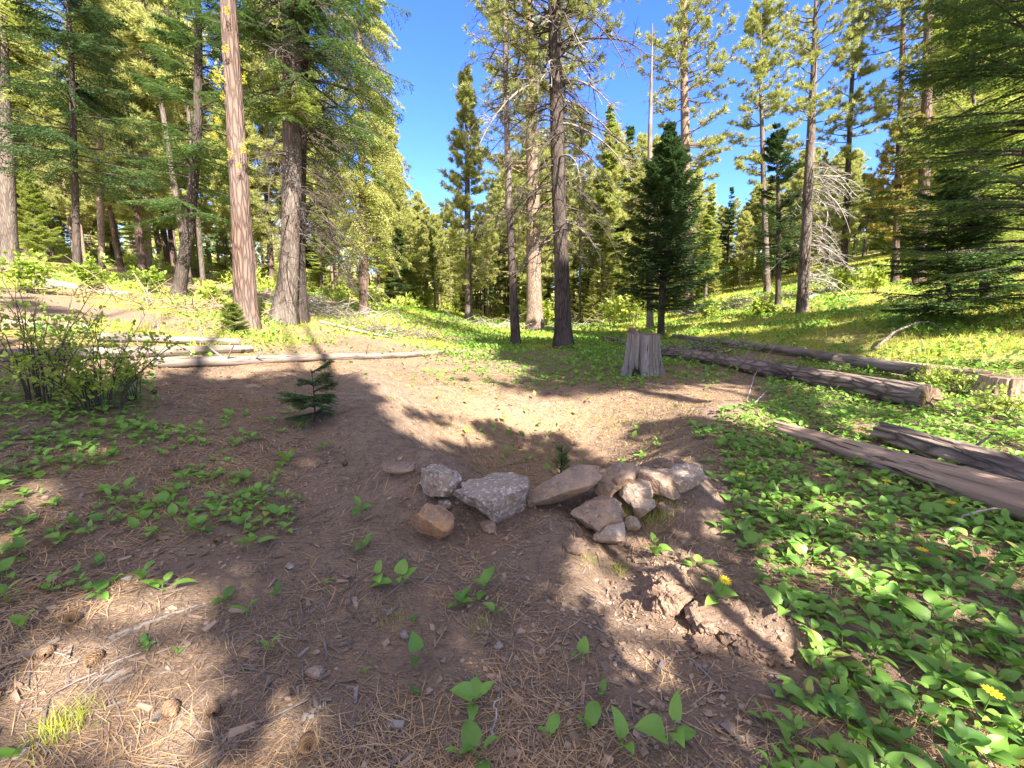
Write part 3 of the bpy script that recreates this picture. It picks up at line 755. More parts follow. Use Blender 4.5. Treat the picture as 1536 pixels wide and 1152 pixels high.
def fits(D, px, H):
    d = (px-768)/FPX; x = d*D; z = float(h(x, D))
    _, v, _ = project([[x, D, z+H]])
    return v[0] >= topy(px)-10*R.uniform(0, 2)
def max_h(D, px):
    d = (px-768)/FPX; x = d*D; z = float(h(x, D)); yy = topy(px)+R.uniform(0, 60)
    q = on_plane(px, yy, D); return q[2]-z
count = 0
def fill(n, px0, px1, D0, D1, kinds, hmin, hmax):
    global count
    for i in range(n):
        px = px0+(px1-px0)*(i+R.uniform(0, 1))/n; D = R.uniform(D0, D1)
        k = kinds[int(R.integers(len(kinds)))]
        H = min(R.uniform(hmin, hmax), max_h(D, px))
        if k != 'young' and H < 7: k = 'young'
        if k == 'young': H = min(H, R.uniform(3, 7))
        H = max(H, 2.5)
        lb, g = zone_label(k, px, D > 50)
        spawn(k, D, px, H, lb, g); count += 1
fill(16, -120, 330, 25, 45, ['pine', 'pine', 'fir', 'thin'], 16, 26)
fill(34, -80, 420, 38, 80, ['pine', 'fir', 'pine', 'thin'], 15, 26)
fill(16, -50, 520, 28, 55, ['young', 'young', 'fir'], 4, 10)
fill(22, 430, 640, 40, 80, ['pine', 'pine', 'fir', 'young'], 12, 26)
fill(34, 590, 770, 48, 90, ['pine', 'pine', 'thin', 'fir'], 12, 22)
fill(20, 580, 780, 44, 60, ['young', 'fir', 'thin'], 5, 9)
fill(34, 740, 990, 36, 80, ['pine', 'pine', 'thin', 'fir'], 14, 24)
fill(16, 780, 1000, 36, 50, ['young'], 4, 7)
fill(24, 960, 1260, 46, 90, ['pine', 'thin', 'thin', 'pine'], 12, 22)
fill(18, 1000, 1200, 42, 60, ['young', 'thin', 'fir'], 4, 10)
fill(14, 1050, 1340, 40, 75, ['pine', 'thin', 'pine', 'fir'], 10, 20)
fill(16, 1240, 1350, 48, 90, ['pine', 'thin', 'pine'], 10, 20)
fill(28, 1330, 1640, 26, 70, ['pine', 'pine', 'fir', 'thin'], 15, 26)
fill(12, 1350, 1600, 22, 34, ['fir', 'young', 'young'], 6, 12)
for k in PRO:
    for o in PRO[k]:
        if o.name not in USED:
            for c in list(o.children): bpy.data.objects.remove(c)
            bpy.data.objects.remove(o)
# the far wood, one mass
mb = MB()
for i in range(230):
    px = R.uniform(-260, 1800); D = R.uniform(80, 190); d = (px-768)/FPX; x = d*D; z = float(h(x, D))
    H = max(5, min(R.uniform(13, 22), max_h(D, px))); n = 420
    u = R.uniform(.0, 1, n); r = (1-u)**.7*H*.17*R.uniform(.4, 1, n); a = R.uniform(0, 2*PI, n)
    P = np.stack([x+r*np.cos(a), D+r*np.sin(a), z+H*u], 1)
    needles(mb, P, unit(np.stack([np.cos(a), np.sin(a), .2+0*a], 1)), 3, 1.0, .34, .8)
    mb.tube([[x, D, z-.5], [x, D, z+H*.6]], [.3, .15], 5, 1)
tag(mb.build('forest', [M['needle_light'], M['bark_fir']]), 'far conifer woods closing the view behind the meadow', 'forest', None, 'stuff')

mb = MB()
for i in range(560):
    px = R.uniform(-200, 1750); D = R.uniform(34, 95)
    if 1080 < px < 1340 and D < 62 or 620 < px < 1080 and D < 46: continue
    d = (px-768)/FPX; x = d*D; z = float(h(x, D)); H = R.uniform(.7, 2.6)*(1+.006*D); n = 70
    q = rvec(n)*np.array([.75*H, .75*H, .55*H])*R.uniform(.5, 1, (n, 1)); q[:, 2] = np.abs(q[:, 2])
    needles(mb, q+[x, D, z], unit(q+[0, 0, .5]), 3, .26+.004*D, .10+.0012*D, .9)
tag(mb.build('shrubbery', [M['shrub']]), 'sunlit brush and saplings between the far trunks', 'brush', None, 'stuff')

# ------------------------------------------------------------------ unseen trees behind the camera, crowns shaped and firs added for the shade
LIT = [  # wanted sun patches, some invented, cut into the crowns: centre, half-axes, turn (degrees)
    (180, 1060, 200, 90, -10), (255, 905, 95, 22, -8), (300, 950, 40, 18, 0), (470, 690, 0, 0, 0),
    (600, 588, 60, 14, 24), (690, 600, 95, 24, 14), (800, 618, 130, 20, 6), (830, 636, 80, 12, 0), (960, 612, 130, 22, -4), (1060, 600, 70, 20, 0), (1120, 625, 60, 12, 12),
    (700, 657, 45, 9, 16), (620, 640, 60, 10, 32), (940, 678, 80, 13, 6), (660, 832, 26, 16, 0), (650, 790, 22, 22, 0),
    (895, 835, 52, 22, 10), (850, 880, 22, 34, -20), (935, 742, 50, 26, 0), (1000, 900, 45, 50, 20), (1090, 945, 75, 34, 32), (1180, 985, 60, 20, 35), (1060, 800, 22, 18, 0),
    (960, 1060, 18, 12, 0), (870, 1085, 16, 10, 0),
    (1300, 885, 110, 24, 24), (1420, 1080, 120, 60, 15), (1330, 1000, 60, 26, 20), (1500, 640, 130, 40, 6), (1370, 670, 120, 26, 8), (1260, 655, 60, 14, 5), (1390, 600, 30, 16, 0), (1500, 590, 70, 30, 0),
    (560, 535, 170, 14, -2), (400, 505, 130, 18, 0), (230, 480, 70, 30, 0), (330, 545, 130, 10, 0), (120, 560, 60, 12, 0), (1250, 590, 60, 10, 15), (700, 555, 90, 10, 0), (550, 560, 40, 8, 15),
    (860, 860, 40, 26, 10), (985, 880, 60, 50, 10), (1120, 960, 70, 40, 30), (1230, 860, 70, 26, 20), (1400, 930, 90, 26, 20), (440, 690, 30, 10, 20), (800, 935, 26, 12, 0), (700, 1000, 24, 10, 10), (560, 900, 22, 10, 0), (360, 860, 34, 12, -10), (170, 820, 40, 12, -10), (60, 880, 34, 12, 0), (470, 1090, 34, 14, -15), (600, 1120, 26, 14, 0), (780, 1090, 24, 12, 0), (1250, 760, 40, 14, 10), (1450, 820, 50, 14, 10), (1150, 830, 26, 12, 0), (250, 650, 40, 10, 0), (120, 680, 40, 10, 0), (480, 780, 26, 10, 0), (930, 960, 26, 16, 0),
    (60, 745, 60, 16, 0),  (360, 700, 50, 10, 0),
]
hgx = np.arange(-14, 18, .12); hgy = np.arange(-12, 36, .12); HG = h(*np.meshgrid(hgx, hgy))
def hq(x, y):
    return HG[np.clip(((y+12)/.12).astype(int), 0, len(hgy)-1), np.clip(((x+14)/.12).astype(int), 0, len(hgx)-1)]
def sun_keep(root_loc):  # cuts away foliage whose shadow would fall on a wanted sun patch
    rl = np.array(root_loc)
    def keep(P):
        W = P+rl; t = W[:, 2]/TOSUN[2]
        for _ in range(4):
            Q = W-TOSUN*t[:, None]; t = t+(Q[:, 2]-hq(Q[:, 0], Q[:, 1]))/TOSUN[2]
        Q = W-TOSUN*t[:, None]
        px, py, z = project(Q)
        lit = np.zeros(len(P), bool)
        for cx, cy, a, b, ang in LIT:
            if a == 0: continue
            c, s = math.cos(math.radians(ang)), math.sin(math.radians(ang))
            dx, dy = px-cx, py-cy
            u = (dx*c+dy*s)/(a*1.0+8); v = (-dx*s+dy*c)/(b*1.0+5)
            lit |= (u*u+v*v+.35*vnoise(px*.05, py*.08, 5) < 1) & (z > .3)
        far = (z > .3) & ((py < 511) | ((px < 330) & (py < 560))) & ~((px < 190) & (py > 430) & (vnoise(Q[:, 0]*.42, Q[:, 1]*.42, 8) > .0)) & (R.uniform(0, 1, len(P)) < .93)
        far |= (z > .3) & (px > 1290) & (py < 560)
        out = (z < .3) | (px < -120) | (px > 1700) | (py > 1240)
        out &= R.uniform(0, 1, len(P)) < .85
        return ~(lit | far | out)
    return keep
sdir = np.array([-math.sin(math.radians(29)), math.cos(math.radians(29))]); pdir = np.array([sdir[1], -sdir[0]])
for n_, (a, p, H, r, kind) in enumerate([(-8.5, -3.8, 25, .2, 0), (-9, -1.3, 26, .2, 0), (-8, 1.1, 25, .2, 0), (-10, 6.0, 27, .2, 0), (-8.5, 8.3, 25, .2, 0), (-11, 10.6, 28, .2, 0),
                                     (-14.5, -2.6, 30, .15, 0), (-15, .4, 31, .15, 0), (-16, 7.2, 31, .15, 0), (-15, 12.8, 30, .2, 0), (-2.8, 3.4, 7.6, .09, 1), (-3.6, 4.9, 7., .09, 1), (-4.2, 2.3, 8.6, .09, 1), (-3.4, 6.6, 7.5, .1, 1), (-2.2, 1.9, 4.6, .07, 1), (-2.9, .2, 5.6, .07, 1), (-3.2, -1.5, 5.4, .07, 1)]):
    x, y = sdir*a+pdir*(p+R.normal()*.15)
    z = float(h(x, y)); loc = straight(H); loc[1, :2] *= .5
    rt = new_tree('pine_tree' if not kind else 'fir_tree', (x, y, z), loc, [r, r*.65, .03], M['bark_red'], ['tall dense pine behind the viewer shading the clearing', 'young bushy fir right behind the viewer'][kind], 'tree', ['pines behind the viewer', 'young firs behind the viewer'][kind], 10, .3, 90+n_)
    if kind: cr = pine_crown(loc, .5, H, 2.2, 120, 5, 5, 8, .17, .05, seed=90+n_, gap=.0, power=.5, keep=sun_keep((x, y, z)))
    else: cr = pine_crown(loc, 4.2, H, 3.4, 380, 7, 5, 8, .30, .085, seed=90+n_, gap=.0, power=.22, keep=sun_keep((x, y, z)))
    add_crown(rt, cr, [M['needle_pine'], M['bark_red']])

# ------------------------------------------------------------------ logs, stumps, dead wood
def frame_to(o, a, b):
    """place o at a with its local z along a->b"""
    d = Vector(np.asarray(b)-np.asarray(a)); q = d.to_track_quat('Z', 'X')
    o.location = a; o.rotation_euler = q.to_euler(); return d.length
def make_log(name, a, b, ra, rb, mat, end_mat, label, sink=.25, rough=.09, stubs=0, seed=0, break_=.0, ends=(1, 1), cat='log', group=None, sag=True, lift=0.):
    a = np.array(a, float); b = np.array(b, float)
    a[2] = float(h(a[0], a[1]))+ra*(1-sink)+lift; b[2] = float(h(b[0], b[1]))+rb*(1-sink)+lift
    root = empty(name, a, 0, label, cat, group); L = frame_to(root, a, b)
    Mi = np.array(root.rotation_euler.to_matrix())
    n = max(10, int(L/.09)); sides = 48; t = np.linspace(0, 1, n); th = np.arange(sides)*2*PI/sides
    r = ra+(rb-ra)*t
    crk = np.minimum(0, .12-np.abs(vnoise(th[None]*4.2+.5*vnoise(0*th[None]+3, t[:, None]*L*1.3, seed+8), t[:, None]*L*.5, seed+9)))*0
    for g in range(int(30*rough)+3):
        gg = 6.28*hash2(g, seed, 3); crk = crk-.9*rough*np.exp(-(((th[None]-gg-.35*vnoise(t[:, None]*L*.8, 0*t[:, None]+g, seed)+PI) % (2*PI)-PI)/.07)**2)*smooth(vnoise(t[:, None]*L*.6+g*3, 0*t[:, None], seed+g)*2+.6)
    rr = r[:, None]*(1+crk+rough*fbm(np.cos(th)[None]*2.2+seed*7+0*t[:, None], np.sin(th)[None]*2.2+t[:, None]*L*1.1, 4, seed)+.5*rough*vnoise(th[None]*5.1+0*t[:, None], t[:, None]*L*.7, seed+5))
    # the log follows the ground
    P = np.stack([0*t, 0*t, t*L], 1)
    W = P@Mi.T+a
    if sag:
        dz = (h(W[:, 0], W[:, 1])+r*(1-sink)+lift)-W[:, 2]
        dz = np.convolve(np.pad(dz, 12, 'edge'), np.ones(25)/25, 'valid')*.8
    else: dz = 0*t
    off = (np.array([0, 0, 1.])@Mi)
    V = np.stack([rr*np.cos(th), rr*np.sin(th), np.broadcast_to((t*L)[:, None], rr.shape)], -1)+off*dz[:, None, None]
    if break_:
        jag = break_*fbm(np.cos(th)*3+seed, np.sin(th)*3, 3, seed+2)
        V[0, :, 2] += jag; V[-1, :, 2] += break_*fbm(np.cos(th)*3-seed, np.sin(th)*3, 3, seed+4)
    mb = MB(); mb.grid(V, 0, True); mb.build('trunk', mat, root, True)
    for k, e in enumerate((0, -1)):
        if ends[k]:
            c = V[e]; mid = c.mean(0); sgn = -1 if e == 0 else 1
            rings = [c, mid+(c-mid)*.72+[0, 0, sgn*.008], mid+(c-mid)*.4+[0, 0, sgn*.004], mid+(c-mid)*.02+[0, 0, sgn*.012]]
            m2 = MB(); G = np.stack(rings); G = G if sgn > 0 else G[:, ::-1]; m2.grid(G, 0, True); m2.build('cut_end', end_mat, root)
    for k in range(stubs):
        tt = R.uniform(.05, .95); ang = R.uniform(0, 2*PI)
        o = np.array([math.cos(ang), math.sin(ang), 0])*(ra+(rb-ra)*tt)*.9+np.array([0, 0, tt*L])+off*np.interp(tt, t, dz+0*t)
        d = unit(np.array([math.cos(ang), math.sin(ang), R.uniform(-.3, .5)])); l = R.uniform(.08, .45)
        if (Mi@d)[2] < -.1: continue
        m3 = MB(); m3.tube(np.stack([o, o+d*l*.6+.03*l*rvec(1)[0], o+d*l]), [.018, .013, .006], 5, 0, True); m3.build('branch_stub', M['dead'], root)
    return root
def g2(px, py): return at(px, py)
make_log('fallen_log', g2(1392, 614), g2(905, 512), .19, .125, M['bark_log'], M['stump_top'], 'long dark bark-covered log running from the right behind the stump', .1, .07, 22, 1, .05)
make_log('fallen_log', g2(1385, 572), g2(1010, 508), .12, .085, M['grey_wood'], M['stump_top'], 'smooth barkless grey log lying just behind the long dark log', .0, .04, 12, 2, .03, lift=.06)
make_log('fallen_log', g2(1580, 795), g2(1165, 648), .165, .085, M['rot_wood'], M['rot_wood'], 'rotten brown log sinking into green leaves at the right edge', .22, .16, 2, 3, .08)
make_log('fallen_log', g2(1570, 745), g2(1322, 662), .14, .125, M['bark_log'], M['rot_wood'], 'short thick dark log with broken end behind the rotten brown log', .15, .16, 2, 4, .06)
make_log('fallen_log', g2(1250, 548), g2(1480, 568), .12, .09, M['rot_wood'], M['rot_wood'], 'dark decayed log under the low fir boughs at right', .2, .2, 3, 5, .08)
make_log('fallen_log', g2(222, 550), g2(700, 529), .085, .06, M['grey_wood'], M['stump_top'], 'thin pale log crossing the grass in front of the bare pine', .1, .05, 9, 6, .02)
make_log('fallen_log', g2(-60, 545), g2(378, 528), .10, .085, M['grey_wood'], M['stump_top'], 'pale grey log behind the leafy bush, ending left of the bare pine', .1, .06, 6, 7, .03)
make_log('fallen_log', g2(150, 512), g2(360, 517), .085, .075, M['grey_wood'], M['stump_top'], 'short pale log lying against the grey log below the young fir', .05, .06, 4, 8, .03)
make_log('fallen_log', g2(55, 430), g2(195, 447), .16, .10, M['dead_pale'], M['stump_top'], 'pale peeled log high on the left hillside', .1, .05, 3, 9, .03)
make_log('fallen_log', g2(-40, 492), g2(130, 497), .12, .10, M['rot_wood'], M['stump_top'], 'brown log half buried in needles at the left edge', .3, .08, 2, 10, .03)
make_log('fallen_log', g2(1208, 452), g2(1255, 428), .11, .08, M['dead_pale'], M['stump_top'], 'pale broken log leaning by the foot of the bare-branched pine', .1, .06, 2, 11, .03)
make_log('fallen_log', g2(1000, 470), g2(1190, 462), .10, .06, M['dead_pale'], M['stump_top'], 'thin pale log in the sunny grass behind the small cedar', .1, .06, 4, 12, .03)
make_log('fallen_log', g2(480, 485), g2(600, 510), .07, .045, M['dead'], M['dead'], 'dark thin log in the dry brush right of the big fir', .1, .08, 5, 13, .03)

# old grey stump
def stump(name, base, r, H, label, wood, top_mat, flutes=80, seed=0, hollow=True, notch=.10):
    root = empty(name, base, 0, label, 'stump')
    sides, n = 260, 36; th = np.arange(sides)*2*PI/sides; t = np.linspace(0, 1, n)
    fl = .10*np.abs(vnoise(th*flutes/6.28*1.5, 0*th, seed))+.05*vnoise(th*9, 0*th, seed+1)
    fl = np.concatenate([fl[:-8], np.linspace(fl[-9], fl[0], 9)[1:]])
    rs = np.random.default_rng(seed); fl = fl*.5
    for g in range(flutes):
        gg = rs.uniform(0, 2*PI); fl = fl-rs.uniform(.02, .09)*np.exp(-(((th-gg+PI) % (2*PI)-PI)/rs.uniform(.02, .055))**2)
    root_l = np.maximum(0, np.cos(th*5+.8+.6*np.sin(th)))**2
    rr = r*(1+fl[None]*(.6+.8*(1-t[:, None]))+.42*np.exp(-t*6)[:, None]*(.35+root_l[None])+.34*(1-t[:, None])**1.6
            +.012*vnoise(th[None]*14+0*t[:, None], t[:, None]*3, seed+4))
    topz = H*(1+.03*np.cos(th-2.2)+.012*vnoise(th*12, 0*th, seed+2)+.010*vnoise(th*30, 0*th, seed+3))
    z = t[:, None]*topz[None]-.14*(1-t[:, None])
    if hollow:
        dth = np.abs((th+PI/2+.75+PI) % (2*PI)-PI)         # a rotten hollow low on the front left
        hol = np.exp(-(dth/.36)**2)[None]*np.exp(-((t[:, None]-.13)/.2)**2); rr = rr*(1-.42*hol)
    V = np.stack([rr*np.cos(th), rr*np.sin(th), z], -1)
    mb = MB(); mb.grid(V, 0, True); mb.build('wood', wood, root, False)
    c = V[-1]; mid = np.array([0, 0, c[:, 2].mean()])
    G = [c]
    for s in (.85, .6, .3, .02):
        q = mid+(c-mid)*s; q = q*[1, 1, 1]; q[:, 2] = mid[2]+(c[:, 2]-mid[2])*s-.02+.012*vnoise(q[:, 0]*18, q[:, 1]*18, 3); G.append(q)
    m2 = MB(); m2.grid(np.stack(G), 0, True); m2.build('cut_top', top_mat, root)
    if hollow:
        m3 = MB(); k = 18; a = np.linspace(-PI/2-.75-.33, -PI/2-.75+.33, k); tt = np.linspace(.0, .26, 9)
        X = np.stack([r*1.0*np.cos(a)[None]*(1.06-.5*tt[:, None])+0*a[None], r*1.0*np.sin(a)[None]*(1.06-.5*tt[:, None])+0*a[None], np.broadcast_to((tt*H)[:, None], (9, k))], -1)
        arch = (np.abs(np.linspace(-1, 1, k))[None] < np.sqrt(np.clip(1-(tt[:, None]/.26)**2, 0, 1))+.12)
        ii = np.arange(9*k).reshape(9, k); F = []
        for u in range(8):
            for v in range(k-1):
                if arch[u, v] and arch[u, v+1]: F.append([ii[u, v], ii[u, v+1], ii[u+1, v+1], ii[u+1, v]])
        m3.faces(X.reshape(-1, 3), F, 0); m3.build('hollow', M['rot_hole'], root)
    return root
sb = at(963, 562)
dep = (sb-CAM)@FWD; SR = 46/FPX*dep/1.0*.5; SH = on_plane(963, 500, sb[1])[2]-sb[2]
st = stump('tree_stump', sb, SR, SH, 'grey weathered fluted tree stump in front of the small dark cedar', M['stump'], M['stump_top'], seed=3)
m4 = MB()   # the tall back of the cut, left standing
th = np.linspace(1.9, 3.9, 18); 
for k in range(1):
    q = np.stack([SR*.98*np.cos(th), SR*.98*np.sin(th)], 1); hh = SH*(1.0+.13*np.sin((th-1.9)/2.0*PI)**.7)
    inn = q*.35
    G = np.stack([np.c_[q, np.full(18, SH*.9)], np.c_[q, hh], np.c_[q*.62, hh-.01*SH], np.c_[inn, np.full(18, SH*.95)]]); m4.grid(G, 0)
m4.build('hinge_ridge', M['stump_top'], st)
b2 = at(1512, 600)
stump('tree_stump', b2, .34, .36, 'low cut stump with sunlit top half hidden by shrubs at the right edge', M['rot_wood'], M['stump_top'], 20, 8, False)
b3 = at(660, 460); stump('tree_stump', b3, .22, .45, 'small far stump in the grass at the back of the meadow', M['grey_wood'], M['stump_top'], 14, 12, False)

def stick(name, pts_px, r, mat, label, group=None, lift=.0, arch=None, cat='stick'):
    P = np.array([at(*p) for p in pts_px]); P[:, 2] += r*.6+lift
    if arch is not None: P[:, 2] += np.array(arch)
    base = P[0].copy(); t = np.linspace(0, 1, 14); s = np.linspace(0, 1, len(P))
    Q = np.stack([np.interp(t, s, P[:, k]) for k in range(3)], 1)
    Q[1:-1] = (Q[1:-1]*2+Q[:-2]+Q[2:])/4
    Q[:, 2] = np.maximum(Q[:, 2], h(Q[:, 0], Q[:, 1])+r*.4)
    Q[:, :2] += .012*R.normal(size=(14, 2))
    mb = MB(); mb.tube(Q-base, r*(1-.6*t)*(1+.15*R.normal(size=14)), 6, 0, True)
    o = mb.build(name, mat, None, True); o.location = base; return tag(o, label, cat, group)
stick('bent_branch', [(1418, 815), (1440, 790), (1480, 778), (1550, 782)], .012, M['dead_pale'], 'white curved dead branch arching over leaves at the right edge', arch=[0, .06, .09, .05])
stick('stick', [(708, 706), (745, 724), (790, 733)], .011, M['dead'], 'long thin grey stick lying in the pit behind the stones')
stick('stick', [(745, 702), (800, 687)], .009, M['grey_wood'], 'short pale stick on the floor of the pit')
stick('stick', [(880, 732), (893, 722), (900, 712)], .010, M['dead'], 'short twig poking up behind the tilted slab stone', arch=[0, .03, .09])
stick('stick', [(165, 960), (250, 925), (310, 905)], .010, M['dead'], 'dark stick across the sunlit needles at lower left')
stick('stick', [(455, 1085), (490, 1058)], .013, M['grey_wood'], 'stubby grey stick at the bottom left of centre')
stick('stick', [(740, 1110), (748, 1075)], .006, M['dead_pale'], 'thin upright pale stalk at the bottom centre', arch=[0, .09])
stick('stick', [(213, 545), (260, 533)], .016, M['dead_pale'], 'bleached stick leaning on the thin pale log', arch=[0, .05])
stick('stick', [(205, 570), (260, 562)], .013, M['grey_wood'], 'grey stick on the needles right of the leafy bush')
stick('stick', [(400, 555), (470, 572)], .012, M['grey_wood'], 'pale stick behind the small fir seedling')
stick('stick', [(1120, 600), (1135, 560), (1160, 535)], .012, M['dead_pale'], 'white forked branch leaning on the long dark log', arch=[0, .12, .3])
stick('stick', [(1125, 612), (1150, 590), (1180, 585)], .010, M['dead_pale'], 'pale twig curling in front of the long dark log', arch=[0, .06, .06])
stick('dead_limb', [(1310, 528), (1340, 512), (1385, 498), (1420, 505)], .04, M['dead'], 'bent grey dead limb lying under the fir boughs at right', arch=[.05, .25, .3, .1])
stick('leaning_branch', [(305, 510), (300, 500)], .02, M['dead'], 'short grey snag stub standing by the pale log', arch=[0, .35])
for k, (x, y) in enumerate([(237, 505), (231, 492), (390, 545)]):
    stick('snag_stub', [(x, y), (x+3, y-3)], .022, M['grey_wood'], ['thin upright stub on the short pale log', 'slim bleached stub behind the short pale log', 'small stub standing on the thin pale log'][k], arch=[0, .3])
def brush(px, py, n, w, hgt, mat, label, name='brush_pile'):
    c = at(px, py); mb = MB()
    for k in range(n):
        x, y = R.normal(size=2)*[w, w*.5]; z0 = float(h(c[0]+x, c[1]+y))-c[2]
        a = R.uniform(0, 2*PI); l = R.uniform(.4, 1.3)*w*.9+.2; el = abs(R.normal())*.35
        d = np.array([math.cos(a)*math.cos(el), math.sin(a)*math.cos(el), math.sin(el)])
        p = np.array([x, y, z0+R.uniform(0, hgt*.5)]); q = p+d*l; q[2] = max(q[2], z0+.02)
        m_ = (p+q)/2+.06*l*rvec(1)[0]; rr = R.uniform(.006, .02)
        mb.tube(np.stack([p, m_, q]), [rr, rr*.8, rr*.3], 4, 0)
    o = mb.build(name, mat, None, True); o.location = c; return tag(o, label, 'brush pile')
brush(600, 505, 110, 1.1, .35, M['dead'], 'low heap of dry grey twigs behind the thin pale log')
brush(650, 512, 60, .6, .35, M['dead'], 'small heap of sticks by the right end of the thin pale log')
brush(1040, 535, 110, .8, .5, M['dead'], 'tangle of grey twigs under the long log right of the stump')
brush(745, 492, 90, 1.7, .5, M['dead_pale'], 'bleached brush heap in the sun behind the dead pine pole')
brush(830, 497, 50, 1.5, .5, M['dead_pale'], 'bleached sticks around the foot of the pink trunk')
brush(460, 470, 130, .9, 1.6, M['dead_pale'], 'pale dead branches heaped at the foot of the big fir')
brush(520, 480, 80, 1.2, .8, M['dead_pale'], 'bleached twigs in the dry grass right of the big fir')
brush(1090, 465, 70, 1.6, .9, M['dead_pale'], 'pale bare brush in the sunny grass right of the small cedar')
brush(940, 480, 70, 1.6, .9, M['dead_pale'], 'pale dead sticks in the sunny grass left of the small cedar')
brush(1150, 455, 70, 1.5, .4, M['dead'], 'grey slash heap left of the bare-branched pine')
brush(1250, 425, 60, .9, 1.2, M['dead_pale'], 'fallen pale branches right of the bare-branched pine')
brush(330, 470, 90, 1.3, .3, M['rot_wood'], 'dark rotten wood pieces on the hillside left of the bare pine')
brush(190, 455, 70, 1.5, .3, M['rot_wood'], 'brown rotten branches below the pale hillside log')

# ------------------------------------------------------------------ stones
def rock_mesh(sx, sy, sz, seed, cuts=9, rough=.11, sub=5):
    rg = np.random.default_rng(seed); bm = bmesh.new(); bmesh.ops.create_icosphere(bm, subdivisions=sub, radius=1.0)
    V = np.array([v.co for v in bm.verts]); F = np.array([[v.index for v in f.verts] for f in bm.faces]); bm.free()
    for k in range(cuts):
        nrm = unit(rg.normal(size=3)*[1, 1, 1.1]) if k else unit(rg.normal(size=3)*[.25, .25, 0]+[0, -.12, 1]); d = rg.uniform(.45, .8) if k else rg.uniform(.4, .6)
        s = V@nrm; over = np.maximum(0, s-d); V = V-nrm*over[:, None]*.94
    nn = fbm(V[:, 0]*2.3+seed, V[:, 1]*2.3+V[:, 2]*1.9, 4, seed); V = V*(1+rough*nn[:, None]+rough*.3*fbm(V[:, 0]*8+V[:, 2]*3, V[:, 1]*8-V[:, 2]*5, 4, seed+9)[:, None])
    V = V/np.abs(V).max(0)*[sx, sy, sz]
    mb = MB(); mb.faces(V, F); return mb
def stone(px, py, wpx, hpx, mat, label, seed, name='stone', tilt=0., yaw=0., cuts=13, depth=.8, sink=.3, rough=.09, dist=None, lift=0.):
    """a stone whose picture is about wpx x hpx with its middle at px, py"""
    b = at(px, py+hpx*.36) if dist is None else on_plane(px, py+hpx*.36, dist)
    d = (b-CAM)@FWD; W = wpx/FPX*d/2*1.24; Hh = hpx/FPX*d/2*1.32
    mb = rock_mesh(W, W*depth, Hh, seed, cuts, rough); o = mb.build(name, mat)
    o.location = b+np.array([0, W*depth*.25, Hh*(1-sink)+lift]); o.rotation_euler = (R.normal()*.06, tilt, yaw)
    return tag(o, label, 'stone', 'stones of the little dam')
stone(655, 729, 62, 48, M['rock_grey'], 'grey lichen-spotted stone, leftmost of the dam behind the orange stone', 1, depth=.9)
stone(750, 752, 112, 52, M['rock_grey'], 'widest stone of the dam, grey with a paler top', 41, depth=.75, cuts=13, tilt=.12)
stone(845, 752, 104, 30, M['rock_tan'], 'flat tan slab tilted up to the right in the middle of the dam', 45, tilt=-.42, depth=.7, cuts=9, sink=-.3)
stone(905, 746, 40, 34, M['rock_tan'], 'small tan stone wedged beside the tilted slab', 4, lift=.03, sink=0)
stone(890, 783, 72, 44, M['rock_tan'], 'rounded tan boulder under the tilted slab, foremost of the dam', 35, depth=.8, cuts=7, sink=.1)
stone(936, 731, 50, 38, M['rock_tan'], 'pointed pyramid-shaped tan stone at the top of the pile', 6, cuts=14, lift=.05, sink=0)
stone(949, 756, 50, 28, M['rock_pale'], 'pale almost white block right of the rounded boulder', 7, tilt=-.15, cuts=14, lift=.03, sink=0)
stone(963, 769, 34, 27, M['rock_pale'], 'small pale block below the white block', 8, cuts=12, sink=.05)
stone(986, 731, 68, 36, M['rock_tan'], 'low wide brownish stone right of the pyramid stone', 9, tilt=.22, cuts=13, depth=.7)
stone(1030, 722, 44, 38, M['rock_grey'], 'round grey boulder half buried at the right end of the dam', 10, cuts=5, sink=.35)
stone(916, 808, 40, 38, M['rock_pale'], 'upright grey stone with a dark left side below the rounded boulder', 11, cuts=14, yaw=.5, sink=.15)
stone(949, 788, 20, 20, M['rock_pale'], 'little pale pointed stone between the blocks and the grass tuft', 22, cuts=12)
stone(649, 788, 54, 50, M['rock_orange'], 'orange rust-stained stone standing alone in front of the dam', 13, cuts=9, sink=.15)
stone(601, 703, 50, 12, M['rock_brown'], 'thin dark stone half buried in the left rim', 14, depth=.6, sink=.3)
stone(735, 790, 24, 18, M['rock_brown'], 'small dark stone below the widest stone', 15)
stone(668, 757, 20, 15, M['rock_grey'], 'small grey stone between the orange stone and the leftmost stone', 16)
stone(1000, 765, 26, 14, M['rock_brown'], 'brown stone half sunk in soil right of the pale blocks', 17, sink=.4)
stone(865, 822, 34, 18, M['soil_clod'], 'soft brown earth lump below the foremost boulder', 18, cuts=4, sink=.3, rough=.12)
